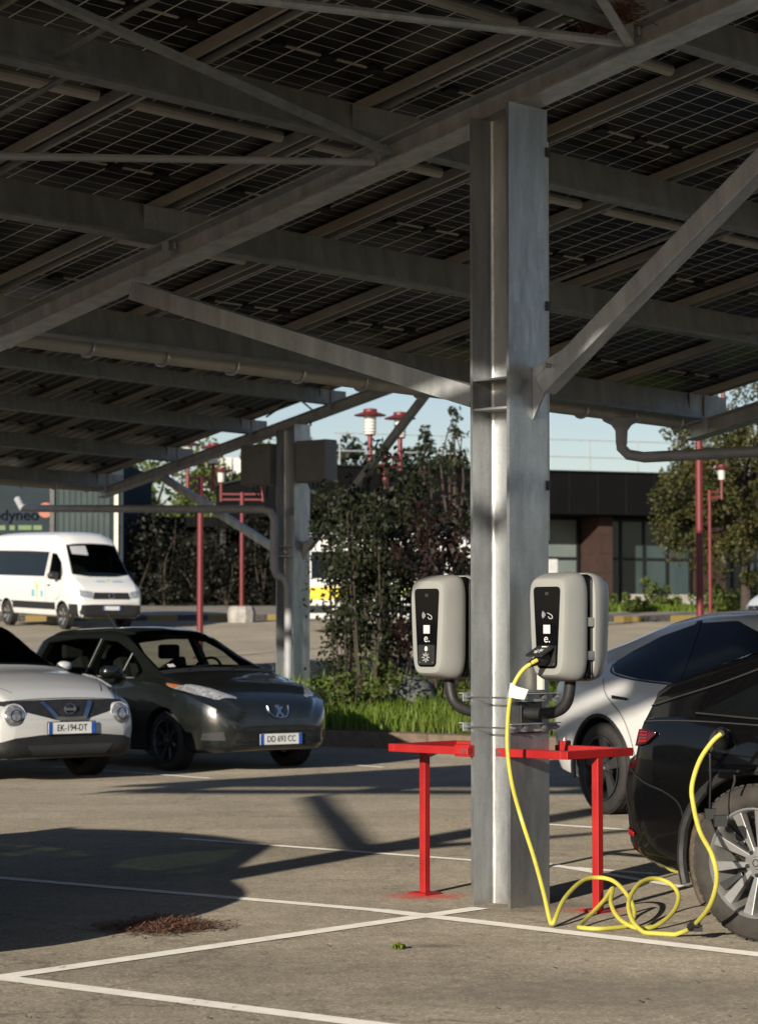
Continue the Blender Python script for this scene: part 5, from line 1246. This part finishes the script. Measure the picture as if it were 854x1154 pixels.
# ================================================================== LAMP POSTS
M['lamp_glass2'] = plain('opal_lamp_glass', (0.70, 0.68, 0.62), 0.3)
def lamp_post(x, y, h, label, rz=0.0, gap=0.62, r=0.062, arms=(-1, 1), drop=0.0, pedestal=False, s=1.0):
    t = thing('street_lamp', label, 'street lamp', (x, y, gz(x, y)), rz, 'red twin-headed street lamps')
    mb = MB(); mb.tube([(0, 0, 0), (0, 0, h - 0.75)], r, 12, r2=r * 0.9); mb.lathe([(r * 2.2, 0), (r * 2.2, 0.03), (r * 1.3, 0.06)], 12); mb.build('pole', M['lamp_red'], t, smooth=True)
    if pedestal:
        mb = MB(); mb.lathe([(0.40, -0.05), (0.42, 0.28), (0.36, 0.46), (0.30, 0.48), (0.0, 0.48)], 10); mb.build('pedestal', M['concrete'], t)
    for sg in arms:
        ar = MB()
        for dz in (0.0, -0.16): ar.bar((0, 0, h - 0.80 + dz), (sg * gap, 0, h - 0.80 + dz), 0.05, 0.05)
        ar.tube([(sg * gap, 0, h - 1.02), (sg * gap, 0, h - 0.46)], 0.042, 8); a_ = ar.build('arm', M['lamp_red'], t)
        hd = MB(); z = h - 0.46
        bs = MB(); bs.lathe([(0.0, 0), (0.085, 0.0), (0.095, 0.03), (0.0, 0.03)], 16, 'Z', (sg * gap, 0, z)); bs.build('lamp_base', M['lamp_red'], t, smooth=True); hd.lathe([(0.09, 0.345), (0.27 * s, 0.335), (0.275 * s, 0.35), (0.12 * s, 0.40), (0.115 * s, 0.45), (0.06, 0.46), (0.0, 0.46)], 20, 'Z', (sg * gap, 0, z))
        he = hd.build('lamp_cap', M['lamp_red'], t, smooth=True)
        g = MB(); g.lathe([(0.095 * s, 0.02), (0.10 * s, 0.34)], 16, 'Z', (sg * gap, 0, z)); gl = g.build('lamp_glass', M['lamp_glass2'], t, smooth=True)
        lv = MB()
        for k in range(5): lv.lathe([(0.104 * s, 0.055 + k * 0.055), (0.116 * s, 0.063 + k * 0.055), (0.104 * s, 0.071 + k * 0.055)], 16, 'Z', (sg * gap, 0, z))
        each(lv, 'louvre', M['lamp_glass2'], gl, smooth=True)
    return t
p_ = at(225.5, 712, 50); lamp_post(p_.x, p_.y, 4.55, 'red twin lamp post rising behind the grey-green car', R(62), r=0.068, gap=0.5)
p_ = at(272.5, 690, 71); lamp_post(p_.x, p_.y, 4.60, 'red lamp post on a round concrete pedestal at the street edge', R(2), r=0.068, gap=0.62, pedestal=True)
p_ = at(434, 712, 41); lamp_post(p_.x, p_.y, 4.72, 'red twin lamp post whose louvred heads rise over the dark hedge', R(50), r=0.06, gap=0.40, s=1.0)
p_ = at(788.5, 712, 43); lamp_post(p_.x, p_.y, 5.75, 'thick red lamp post in front of the big tree, its head behind the roof edge', R(10), r=0.072, gap=0.46, arms=(1,))
p_ = at(800, 700, 70); lamp_post(p_.x, p_.y, 4.65, 'thin red lamp post further back, its white head against the tree', R(4), r=0.055, gap=0.36, arms=(1,))

# ================================================================== BUILDINGS
M['charcoal'] = plain('charcoal_cladding', (0.0045, 0.0045, 0.005), 0.8, 0, 0.15, 1.2, spec=0.12)
M['brick_brown'] = plain('brown_cladding', (0.045, 0.023, 0.017), 0.75, 0, 0.18, 3)
M['frame_black'] = plain('black_window_frame', (0.012, 0.012, 0.013), 0.4)
M['pane'] = plain('shop_glass', (0.050, 0.078, 0.084), 0.06, 0, 0.25, 0.6)
M['pane_pale'] = plain('frosted_film', (0.16, 0.20, 0.19), 0.3, 0, 0.2, 0.8)
M['rail_white'] = plain('roof_rail', (0.55, 0.58, 0.60), 0.4, 0.3)
M['green_poster'] = plain('green_poster', (0.05, 0.28, 0.12), 0.5)  # green of a window reflection, put into a plain colour
TH = R(20)
bo = at(675, 690, 82.0); bo.z = gz(bo.x, 82)
sh = thing('shop_building', 'low shop building with black fascia, brown piers and dark windows behind the column', 'building', tuple(bo), TH)
def bpart(name, c, d, mat, parent=None, bevel=0.0):
    mb = MB(); mb.box(c, d); return mb.build(name, mat, parent or sh, bevel=bevel)
bpart('wall', (0.9, 6.0, 1.6), (22.2, 9.0, 3.4), M['charcoal'])
fa = bpart('fascia', (0.9, 4.9, 3.96), (22.8, 11.6, 1.42), M['charcoal'])
mb = MB()
for i in range(21): mb.box((-10.0 + i * 1.06, -0.906, 3.96), (0.02, 0.012, 1.40))
mb.box((0.9, 4.9, 4.69), (23.0, 11.8, 0.05)); mb.build('cladding_joint', M['frame_black'], fa)
for x in (0.25, 4.6, 9.0, -4.4, -9.0):
    pr = bpart('pier', (x, 0.75, 1.60), (0.52, 1.5, 3.26), M['brick_brown'])
    mb = MB()
    for z in (0.65, 1.30, 1.95, 2.60): mb.box((x, 0.75, z), (0.528, 1.508, 0.012))
    mb.build('joint', M['frame_black'], pr)
def window(x0, x1, n, sill=0.25, head=3.2, pale=False, y=1.45):
    fr = MB(); w = x1 - x0
    for i in range(n + 1): fr.box((x0 + w * i / n, y, (sill + head) / 2), (0.09, 0.10, head - sill))
    for z in (sill, (sill + head) * 0.53, head): fr.box(((x0 + x1) / 2, y, z), (w, 0.104, 0.09))
    f = fr.build('window', M['frame_black'], sh)
    for i in range(n):
        mb = MB(); mb.box((x0 + w * (i + 0.5) / n, y + 0.02, (sill + head) / 2), (w / n - 0.09, 0.02, head - sill - 0.09)); mb.build('pane', M['pane_pale'] if pale and i == n - 1 else M['pane'], f)
window(0.62, 4.2, 4); window(5.0, 8.6, 4); window(-4.0, -0.15, 3, pale=True); window(-8.6, -4.8, 3)
bpart('door_sign', (-1.55, 0.4, 1.45), (0.36, 0.04, 0.62), M['white_mark'], bevel=0.05)
bpart('poster', (-0.9, 1.38, 0.8), (1.0, 0.03, 0.9), M['green_poster'])  # flat green sheet that paints a reflection in the left shop window
bpart('planter_wall', (2.6, -0.6, 0.25), (3.9, 0.3, 0.62), M['concrete'])
mb = MB()
for i in range(13): mb.bar((-9.6 + i * 1.8, -0.6, 4.68), (-9.6 + i * 1.8, -0.6, 5.78), 0.035, 0.035, (0, 1, 0))
for z in (5.20, 5.78): mb.tube([(-9.8, -0.6, z), (12.4, -0.6, z)], 0.022, 6)
mb.build('roof_railing', M['rail_white'], sh)
mb = MB()
shm = Matrix.Translation(bo) @ Matrix.Rotation(TH, 4, 'Z'); shi = shm.inverted()
for dy in (0, 9):
    p0, p1 = shi @ at(673, 677 + dy, 79.5), shi @ at(697, 695 + dy, 79.0)
    mb = MB(); mb.tube([p0, p1], 0.035, 8); mb.tube([p1, (p1.x, p1.y, 0.0)], 0.03, 6) if dy == 0 else None; mb.build('stair_handrail', M['rail_white'], sh)

M['office_grey'] = plain('grey_blue_facade', (0.034, 0.046, 0.053), 0.9, 0, 0.1, 0.7, spec=0.04)
M['office_glass'] = plain('office_glass', (0.055, 0.075, 0.074), 0.6, 0, 0.25, 0.8, spec=0.08)
M['sign_navy'] = plain('sign_navy', (0.005, 0.007, 0.018), 0.9, spec=0.04); M['sign_green'] = plain('sign_green', (0.08, 0.15, 0.04), 0.5); M['sign_orange'] = plain('sign_orange', (0.38, 0.10, 0.04), 0.5)
of = thing('office_building', 'grey office building with a dark lettered sign behind the minibus', 'building', (-11.6, 82.0, 2.2), R(-4))
def opart(name, c, d, mat, parent=None): 
    mb = MB(); mb.box(c, d); return mb.build(name, mat, parent or of)
opart('wall', (-3.0, 3.4, 2.4), (11.6, 6, 5.2), M['office_grey'])
cl = MB()
for i in range(9): cl.box((0.55 + 0.2 * i, 0.36, 2.2), (0.03, 0.05, 4.4))
each(cl, 'glazing_bar', M['office_grey'], of)
opart('window', (1.4, 0.38, 2.3), (1.9, 0.06, 4.3), M['office_glass'])
opart('corner_post', (2.58, 0.36, 2.3), (0.14, 0.14, 4.6), M['tube']); opart('mullion', (0.36, 0.33, 2.3), (0.16, 0.16, 4.6), M['frame_black'])
sg = opart('sign_board', (-2.0, 0.36, 3.2), (4.5, 0.07, 1.5), M['office_grey'])
put('lettering', text_mesh('odyneo', 0.54, 0.015, 'RIGHT'), M['sign_navy'], sg, frame((-0.10, 0.30, 3.22), (1, 0, 0), (0, 0, 1)))
mb = MB(); mb.lathe([(0.0, 0.0), (0.26, 0.0), (0.26, 0.02), (0.0, 0.02)], 20, 'Y', (0.12, 0.31, 3.40)); mb.build('sign_dot', M['sign_orange'], sg)
mb = MB()       # the second line is too small to read: short green strokes
for k_, w__ in enumerate((0.34, 0.22, 0.40, 0.18, 0.46, 0.30)): mb.box((-2.35 + 0.44 * k_, 0.318, 2.80), (w__, 0.012, 0.16))
each(mb, 'sign_stroke', M['sign_green'], sg)
# dark low building between the offices and the shops
dk = thing('dark_building', 'low dark-clad building with a deep porch behind the red lamp posts', 'building', (-5.6, 88.0, 2.4), R(0))
def dpart(name, c, d, mat):
    mb = MB(); mb.box(c, d); return mb.build(name, mat, dk)
dpart('wall', (0, 4, 1.4), (9.6, 6, 3.0), M['charcoal']); dpart('roof', (0, 2.6, 2.96), (10.0, 9.6, 0.36), M['charcoal'])
for i in range(5): dpart('porch_post', (-4.6 + 2.3 * i, -1.9, 1.4), (0.2, 0.2, 2.8), M['frame_black'])
for i in range(4): dpart('window', (-3.45 + 2.3 * i, 0.97, 1.6), (1.6, 0.06, 2.2), M['pane'])
dpart('bench', (-1.9, -2.6, 0.30), (2.4, 0.5, 0.10), M['concrete'])
wb = thing('white_block', 'pale apartment block seen in the gap left of the far column', 'building', (-6.1, 118.0, 2.4), R(8))
mb = MB(); mb.box((0, 3, 3.8), (4.4, 6, 7.6)); mb.build('wall', M['white_mark'], wb)
mb = MB()
for r in range(3):
    for c in range(3): mb.box((-1.4 + 1.4 * c, -0.02, 1.7 + 2.2 * r), (0.8, 0.06, 1.2))
each(mb, 'window', M['pane'], wb)
mb = MB()
for r in range(3): mb.box((0, -0.5, 2.8 + 2.2 * r - 1.9), (4.2, 0.9, 0.12))
each(mb, 'balcony', M['concrete'], wb)

# ================================================================== PLANTS
def leaf_mat(name, c1, c2, c3, trans=0.3):
    m, N, L, b = new_mat(name)
    nz = noise_of(N, L, 1.6, 4, 0.6); n2 = noise_of(N, L, 14, 2)
    r = ramp(N, L, nz.outputs['Fac'], [(0.3, c1), (0.5, c2), (0.7, c3)])
    c = mixc(N, L, 0.35, r.outputs['Color'], ramp(N, L, n2.outputs['Fac'], [(0.3, c1), (0.7, c3)]).outputs['Color'])
    L.new(c, b.inputs['Base Color']); setp(b, Roughness=0.55, Specular_IOR_Level=0.3)
    tl = N.new('ShaderNodeBsdfTranslucent'); L.new(c, tl.inputs['Color']); mx = N.new('ShaderNodeMixShader'); mx.inputs[0].default_value = trans
    L.new(b.outputs['BSDF'], mx.inputs[1]); L.new(tl.outputs['BSDF'], mx.inputs[2]); L.new(mx.outputs['Shader'], N['Material Output'].inputs['Surface'])
    return m
M['bark'] = plain('bark', (0.055, 0.042, 0.032), 0.9, 0, 0.4, 12, bumpy=0.5)
M['needle'] = leaf_mat('pine_foliage', (0.016, 0.026, 0.008), (0.048, 0.060, 0.016), (0.125, 0.098, 0.030), 0.15)
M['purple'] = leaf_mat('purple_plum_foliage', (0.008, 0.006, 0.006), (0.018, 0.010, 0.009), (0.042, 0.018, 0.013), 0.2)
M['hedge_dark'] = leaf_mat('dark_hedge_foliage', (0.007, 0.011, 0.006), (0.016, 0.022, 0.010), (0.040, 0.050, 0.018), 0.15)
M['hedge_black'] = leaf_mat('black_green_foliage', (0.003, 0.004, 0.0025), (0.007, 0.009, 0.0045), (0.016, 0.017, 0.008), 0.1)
M['green'] = leaf_mat('bright_foliage', (0.040, 0.070, 0.014), (0.085, 0.125, 0.024), (0.150, 0.170, 0.040), 0.3)
M['grass'] = leaf_mat('grass_blades', (0.075, 0.135, 0.016), (0.14, 0.22, 0.026), (0.22, 0.27, 0.05), 0.35)
def leaves(mb, centre, rad, n, size, rng, squash=1.0, droop=0.0):
    for _ in range(n):
        while True:
            d = Vector((rng.uniform(-1, 1), rng.uniform(-1, 1), rng.uniform(-1, 1)))
            if d.length < 1: break
        p = Vector(centre) + Vector((d.x * rad, d.y * rad, d.z * rad * squash))
        a = Vector((rng.gauss(0, 1), rng.gauss(0, 1), rng.gauss(0, 1) - droop)).normalized(); b = a.orthogonal().normalized()
        b.rotate(Matrix.Rotation(rng.uniform(0, 6.28), 3, a))
        s = size * rng.uniform(0.6, 1.35)
        mb.add([p - a * s * 0.5, p + b * s * 0.30, p + a * s * 0.5, p - b * s * 0.30], [(0, 1, 2, 3)])
def foliage(name, mb, mat, parent): return mb.build(name, mat, parent, fix=False)
def limbs(mb, base, tips, r, rng):
    for t in tips:
        b, t = Vector(base), Vector(t); m = b.lerp(t, 0.5) + Vector((rng.uniform(-.1, .1), rng.uniform(-.1, .1), 0.12)) * (t - b).length
        mb.tube(catmull([b, m, t], 4), r, 6, r2=r * 0.3)
def tree(loc, trunk_h, crown_c, crown_r, n_clump, clump_r, per, size, label, mat, cat='tree', name='broadleaf_tree', seed=1, squash=0.9, group=None, hollow=0.35, taper=None):
    rng = random.Random(seed); t = thing(name, label, cat, loc, 0, group)
    mb = MB(); tr = [(0, 0, -0.3), (rng.uniform(-.1, .1), 0, trunk_h * 0.5), (crown_c[0] * 0.4, crown_c[1] * 0.4, trunk_h)]
    mb.tube(catmull(tr + [Vector(crown_c) + Vector((0, 0, crown_r[2] * 0.6))], 4), 0.05 * crown_r[2] + 0.03, 9, r2=0.02)
    fm = MB(); tips = []
    for i in range(n_clump):
        while True:
            d = Vector((rng.uniform(-1, 1), rng.uniform(-1, 1), rng.uniform(-1, 1)))
            if hollow < d.length < 1: break
        k = 1.0
        if taper: k = 1 - taper * (d.z * 0.5 + 0.5)
        c = Vector(crown_c) + Vector((d.x * crown_r[0] * k, d.y * crown_r[1] * k, d.z * crown_r[2]))
        if i % 4 == 0: tips.append(c)
        leaves(fm, c, clump_r * rng.uniform(0.6, 1.3), per, size, rng, squash)
    limbs(mb, (crown_c[0] * 0.4, crown_c[1] * 0.4, trunk_h * 0.9), tips, 0.016 * crown_r[2] + 0.01, rng)
    mb.build('trunk', M['bark'], t, smooth=True); foliage('crown', fm, mat, t)
    return t
# big pine at the right
x, y = 11.3, 74.0
tree((x, y, gz(x, y)), 3.0, (0.0, 0, 4.2), (2.75, 2.5, 3.4), 150, 0.46, 230, 0.125, 'big shaggy brown-green pine tree at the right edge', M['needle'], name='pine_tree', seed=5, hollow=0.4)
# hedge shrubs on the grass island
HB = 'dark shrubs on the grass island'
def shrub(px, d, h, w, mat, label, seed, n=46, per=44, size=0.085, bare=0.30):
    rng = random.Random(seed); p = at(px, 760, d); z = gz(p.x, p.y) + 0.18
    t = thing('shrub', label, 'shrub', (p.x, p.y, z), 0, HB)
    mb, fm = MB(), MB()
    stems = []
    for i in range(7):
        a = rng.uniform(0, 6.28); q = [(0.06 * math.cos(a), 0.06 * math.sin(a), -0.1), (0.25 * w * math.cos(a), 0.25 * w * math.sin(a), h * 0.45), (0.45 * w * math.cos(a) * rng.uniform(0.4, 1), 0.45 * w * math.sin(a), h * rng.uniform(0.8, 1.08))]
        c = catmull(q, 5); stems += c[3:]; mb.tube(c, 0.022, 6, r2=0.006)
    for i in range(n):
        s_ = Vector(rng.choice(stems)); zf_ = s_.z / h
        if zf_ < bare and rng.random() < 0.6: continue
        c = s_ + Vector((rng.gauss(0, 0.20 * w), rng.gauss(0, 0.20 * w), rng.gauss(0, 0.10 * h)))
        c.z = max(c.z, 0.15)
        leaves(fm, c, 0.22 * rng.uniform(0.6, 1.4), per, size, rng, 1.2)
    for s_ in stems[::5]:
        pass
    for i in range(6):      # long shoots standing above the mass
        s_ = Vector(rng.choice(stems)); s_.z = h * 0.85
        tip = s_ + Vector((rng.gauss(0, 0.12), rng.gauss(0, 0.12), rng.uniform(0.35, 0.85)))
        mb.tube([s_, tip], 0.007, 5, r2=0.003)
        for k in range(7): leaves(fm, s_.lerp(tip, k / 7), 0.07, 6, size, rng)
    mb.build('stem', M['bark'], t, smooth=True); foliage('foliage', fm, mat, t)
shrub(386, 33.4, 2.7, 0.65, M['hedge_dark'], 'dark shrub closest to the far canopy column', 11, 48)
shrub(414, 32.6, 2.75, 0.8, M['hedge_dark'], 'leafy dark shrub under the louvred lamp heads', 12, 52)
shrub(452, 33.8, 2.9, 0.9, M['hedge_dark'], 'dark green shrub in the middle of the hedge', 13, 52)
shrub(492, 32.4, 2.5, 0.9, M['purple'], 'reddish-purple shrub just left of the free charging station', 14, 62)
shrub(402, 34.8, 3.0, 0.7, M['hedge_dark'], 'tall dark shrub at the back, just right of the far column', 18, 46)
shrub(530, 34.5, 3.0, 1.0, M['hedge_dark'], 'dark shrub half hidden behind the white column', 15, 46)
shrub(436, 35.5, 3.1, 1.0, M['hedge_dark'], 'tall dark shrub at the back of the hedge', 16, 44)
def low_bush(px, py, d, r, mat, label, seed, per=60, n=14, size=0.07, name='low_bush'):
    rng = random.Random(seed); p = at(px, py, d); g = gz(p.x, p.y)
    t = thing(name, label, 'bush', (p.x, p.y, g + 0.05), 0); mb, fm = MB(), MB(); tips = []
    for i in range(n):
        c = Vector((rng.gauss(0, r * 0.5), rng.gauss(0, r * 0.5), abs(rng.gauss(0.35, 0.30)) * r * 1.6)); tips.append(c); leaves(fm, c, r * 0.32, per, size, rng)
    limbs(mb, (0, 0, 0), tips, 0.012, rng); mb.build('stem', M['bark'], t); foliage('foliage', fm, mat, t)
low_bush(400, 790, 31.4, 0.62, M['green'], 'trailing light green creeper hanging in the hedge left of centre', 31, 50, 22)
low_bush(372, 795, 31.6, 0.42, M['hedge_dark'], 'small dark bush at the foot of the hedge beside the far column', 32)
low_bush(470, 800, 31.6, 0.40, M['hedge_dark'], 'small dark bush under the free charging station', 33)
low_bush(446, 795, 31.8, 0.40, M['green'], 'small green bush at the foot of the purple hedge', 34)
low_bush(510, 795, 31.8, 0.45, M['green'], 'small green bush behind the charger bracket', 35)
low_bush(744, 690, 78.5, 0.62, M['green'], 'small green bush in front of the shop windows', 36, 70, 18, 0.13)
low_bush(804, 690, 76.5, 0.75, M['green'], 'upright green bush at the foot of the thin red lamp post', 37, 60, 16, 0.13)
low_bush(712, 694, 76.0, 0.45, M['green'], 'low green tuft beside the stair handrail', 38, 60, 12, 0.12)
low_bush(846, 690, 77, 0.6, M['green'], 'green tuft at the right edge under the tree', 39, 60, 12, 0.12)
# a boulder half hidden under the hedge
p_ = at(462, 775, 32.2); mb = MB(); rng = random.Random(3)
mb.lathe([(0.0, -0.1), (0.34, -0.05), (0.40, 0.15), (0.30, 0.36), (0.12, 0.46), (0.0, 0.47)], 12)
mb.v = [(x * rng.uniform(0.9, 1.1), y * rng.uniform(0.9, 1.1), z * rng.uniform(0.92, 1.08)) for x, y, z in mb.v]
M['stone'] = plain('mossy_stone', (0.13, 0.135, 0.12), 0.95, 0, 0.35, 8, spec=0.1, bumpy=0.3)
bd = mb.build('boulder', M['stone'], None, smooth=True, ang=50); bd.location = (p_.x, p_.y, gz(p_.x, p_.y) + 0.2); tag(bd, 'grey boulder half hidden in the leaves at the foot of the hedge', 'rock')
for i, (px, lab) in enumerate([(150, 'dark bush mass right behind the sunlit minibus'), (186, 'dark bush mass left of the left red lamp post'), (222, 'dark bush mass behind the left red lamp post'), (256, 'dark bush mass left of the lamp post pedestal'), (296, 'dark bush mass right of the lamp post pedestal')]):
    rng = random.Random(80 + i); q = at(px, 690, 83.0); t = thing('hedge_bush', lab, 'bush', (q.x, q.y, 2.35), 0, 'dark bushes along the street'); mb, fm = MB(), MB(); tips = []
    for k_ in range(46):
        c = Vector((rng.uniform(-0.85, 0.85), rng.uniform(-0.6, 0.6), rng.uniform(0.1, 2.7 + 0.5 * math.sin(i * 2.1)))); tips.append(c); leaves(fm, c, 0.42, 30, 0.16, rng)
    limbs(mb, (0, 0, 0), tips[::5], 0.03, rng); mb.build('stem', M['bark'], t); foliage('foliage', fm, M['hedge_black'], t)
# trees on the skyline
TG = 'trees on the skyline'
for i, (px, py, d, r, mat, lab) in enumerate([
    (165, 556, 100, 2.5, 'green', 'yellow-green tree top over the dark building, leftmost'), (205, 560, 104, 2.4, 'green', 'yellow-green tree top behind the left red lamp post'), (262, 556, 98, 2.2, 'green', 'green tree top right of the left red lamp post'),
    (315, 535, 110, 2.0, 'green', 'rounded green tree behind the grey inverter boxes'), (395, 560, 112, 1.8, 'hedge_dark', 'dark distant tree left of the louvred lamp heads'), (470, 545, 96, 1.6, 'hedge_dark', 'dark tree top above the hedge, mid picture'),
    (516, 545, 98, 0.9, 'green', 'thin leafed tree reaching into the sky beside the column'), (380, 545, 94, 1.5, 'hedge_dark', 'dark tree top behind the far canopy brace')]):
    q = at(px, py, d); zg = gz(q.x, q.y)
    tree((q.x, q.y, zg), max(q.z - zg - r * 0.6, 1.0), (0, 0, q.z - zg), (r * 1.15, r, r * 1.1), 36, 0.55, 45, 0.26, lab, M[mat], seed=40 + i, group=TG)
# slim sparse tree beside the column
q = at(512, 560, 60); zg = gz(q.x, q.y); tree((q.x, q.y, zg), 2.2, (0, 0, 4.3), (0.6, 0.6, 1.7), 26, 0.17, 18, 0.13, 'slim sparse sapling standing above the hedge next to the column', M['hedge_dark'], seed=71, hollow=0.1, taper=0.6)
q = at(478, 560, 62); zg = gz(q.x, q.y); tree((q.x, q.y, zg), 2.2, (0, 0, 4.0), (0.45, 0.45, 1.5), 20, 0.18, 20, 0.15, 'bare thin sapling above the middle of the hedge', M['hedge_dark'], seed=72, hollow=0.1, taper=0.7)

# grass island with kerb
isl = [(-1.9, 29.9), (0.6, 28.6), (1.3, 28.2), (2.6, 27.9), (4.2, 27.6), (6.6, 30.0), (5.6, 40.0), (0.5, 41.0), (-2.2, 40.5), (-2.3, 36.0)]
M['earth'] = plain('earth', (0.07, 0.06, 0.035), 0.95, 0, 0.3, 4)
raised(isl, 0.20, 'grass_bank', M['earth'])
M['brown_kerb'] = plain('brown_kerb_stone', (0.16, 0.115, 0.08), 0.85, 0, 0.3, 9)
mb = MB()
for i in range(5):
    a, c = Vector((*isl[i], 0)), Vector((*isl[i + 1], 0)); a.z = gz(a.x, a.y) + 0.02; c.z = gz(c.x, c.y) + 0.02; mb.bar(a, c, 0.14, 0.34)
tag(mb.build('island_kerb', M['brown_kerb'], bevel=0.02), kind='structure')
def inside(x, y, poly):
    r = False; n = len(poly)
    for i in range(n):
        x0, y0 = poly[i]; x1, y1 = poly[i - 1]
        if (y0 > y) != (y1 > y) and x < (x1 - x0) * (y - y0) / (y1 - y0) + x0: r = not r
    return r
def grass(polys, n, hmin, hmax, name, rng, dz=0.20, w=0.012):
    mb = MB()
    for poly in polys:
        xs_, ys_ = [p[0] for p in poly], [p[1] for p in poly]; k = 0
        while k < n:
            x, y = rng.uniform(min(xs_), max(xs_)), rng.uniform(min(ys_), max(ys_))
            y = min(ys_) + (y - min(ys_)) * rng.uniform(0.3, 1)
            if not inside(x, y, poly): continue
            k += 1; z = gz(x, y) + dz; h = rng.uniform(hmin, hmax) * (0.6 + 0.8 * (math.sin(x * 3.1) * math.sin(y * 2.3) * 0.5 + 0.5)); a = rng.uniform(0, 6.28); dx, dy = math.cos(a), math.sin(a); l = rng.uniform(0.1, 0.5) * h; ww = w * rng.uniform(0.7, 1.5)
            mb.add([(x - dy * ww, y + dx * ww, z - 0.02), (x + dy * ww, y - dx * ww, z - 0.02), (x + dx * l * 0.4 + dy * ww * 0.7, y + dy * l * 0.4 - dx * ww * 0.7, z + h * 0.6), (x + dx * l * 0.4 - dy * ww * 0.7, y + dy * l * 0.4 + dx * ww * 0.7, z + h * 0.6), (x + dx * l, y + dy * l, z + h)], [(0, 1, 2, 3), (3, 2, 4)])
    return tag(mb.build(name, M['grass'], fix=False), kind='stuff')
rng = random.Random(9)
grass([isl], 18000, 0.07, 0.27, 'tall_grass', rng)
grass([[(7.2, 76.2), (17, 77.8), (17, 80.0), (7.2, 78.8)]], 7000, 0.08, 0.24, 'verge_grass', rng, 0.14, 0.03)

# fallen needles and twigs swept into a heap
M['needles_brown'] = plain('fallen_pine_needles', (0.17, 0.082, 0.048), 0.85, 0, 0.45, 40)
mb = MB(); rng = random.Random(21)
for i in range(3000):
    t = rng.gauss(0, 0.36)
    if abs(t) > 1.0: continue
    px, py = 182 + 88 * t, 1045 - 1.5 * t + rng.gauss(0, 5.0) * (1 - 0.55 * abs(t))
    q = gnd(px, py); a = rng.uniform(0, 6.28); l = rng.uniform(0.02, 0.06); w_ = rng.uniform(0.0015, 0.004); d = Vector((math.cos(a), math.sin(a), rng.uniform(-0.2, 0.35))) * l; s_ = Vector((-math.sin(a), math.cos(a), 0)) * w_
    q.z += rng.uniform(0.004, 0.028) * (1 - abs(t))
    mb.add([q - s_, q + s_, q + d + s_, q + d - s_], [(0, 1, 2, 3)])
tag(mb.build('fallen_needles', M['needles_brown'], fix=False), kind='stuff')
mb = MB()
for i in range(420):
    px, py = rng.uniform(-10, 864), rng.uniform(900, 1154); q = gnd(px, py); a = rng.uniform(0, 6.28); l = rng.uniform(0.006, 0.028); w_ = rng.uniform(0.001, 0.006)
    d = Vector((math.cos(a), math.sin(a), rng.uniform(0, 0.2))) * l; s_ = Vector((-math.sin(a), math.cos(a), 0)) * w_; q.z += 0.006
    mb.add([q - s_, q + s_ * 0.7, q + d + s_, q + d - s_], [(0, 1, 2, 3)])
tag(mb.build('scattered_litter', M['needles_brown'], fix=False), kind='stuff')
rng = random.Random(4); mb = MB(); q = gnd(449, 1070); leaves(mb, q + Vector((0, 0, 0.015)), 0.03, 26, 0.03, rng, 0.4)
tag(foliage('weed', mb, M['grass'], None), 'tiny green weed growing from the asphalt in the foreground', 'weed')
# nest of twigs on the rafter
rng = random.Random(17); mb = MB(); nc = site(-0.02, -0.72, zf1(0, -0.72, 0.20))
for i in range(230):
    a = rng.uniform(0, 6.28); r_ = rng.uniform(0.03, 0.20); c = nc + V * (r_ * math.cos(a)) + U * (r_ * 0.5 * math.sin(a) - 0.06) + Vector((0, 0, rng.uniform(-0.03, 0.09))); d = Vector((rng.gauss(0, 1), rng.gauss(0, 1), rng.gauss(0, 0.5))).normalized() * rng.uniform(0.05, 0.14)
    mb.tube([c - d, c + d + Vector((0, 0, rng.uniform(-0.02, 0.02)))], 0.0022, 4)
tag(mb.build('bird_nest', M['needles_brown']), 'untidy twig nest lodged on the rafter at the top right', 'nest')

# ================================================================== LIGHT, SKY, CAMERA
EL, AZX, AZY = R(15.2), -0.46, -0.888
w_ = bpy.data.worlds.new('World'); SC.world = w_; w_.use_nodes = True
N, L = w_.node_tree.nodes, w_.node_tree.links
sky = N.new('ShaderNodeTexSky'); sky.sky_type = 'NISHITA'; sky.sun_disc = False; sky.sun_elevation = EL; sky.sun_rotation = math.atan2(AZX, AZY) % (2 * math.pi); sky.air_density = 1.0; sky.dust_density = 0.3; sky.ozone_density = 1.8
L.new(mixc(N, L, 1.0, sky.outputs['Color'], (1.03, 0.96, 1.04), 'MULTIPLY'), N['Background'].inputs['Color']); N['Background'].inputs['Strength'].default_value = 0.082
sl = bpy.data.lights.new('sun', 'SUN'); sl.energy = 5.0; sl.angle = R(0.53); sl.color = (1.0, 0.90, 0.76)
so = bpy.data.objects.new('sun', sl); COL.objects.link(so)
ts = Vector((AZX, AZY, 0)).normalized() * math.cos(EL) + Vector((0, 0, math.sin(EL)))
so.rotation_euler = (-ts).to_track_quat('-Z', 'Y').to_euler()
cd = bpy.data.cameras.new('camera'); cam = bpy.data.objects.new('camera', cd); COL.objects.link(cam); SC.camera = cam
cam.location = (0, 0, CAM_H); cam.rotation_euler = (math.pi / 2 + PITCH, 0, 0)
cd.sensor_fit = 'VERTICAL'; cd.sensor_height = 36.0; cd.sensor_width = 26.6; cd.lens = FPX / 1154 * 36; cd.clip_start = 0.1; cd.clip_end = 2000
cd.dof.use_dof = True; cd.dof.focus_distance = 12.2; cd.dof.aperture_fstop = 5.6
SC.view_settings.view_transform = 'Standard'; SC.view_settings.look = 'None'; SC.view_settings.exposure = 0.3; SC.view_settings.gamma = 1
SC.cycles.use_denoising = True
SC.cycles.max_bounces = 8; SC.cycles.transparent_max_bounces = 16
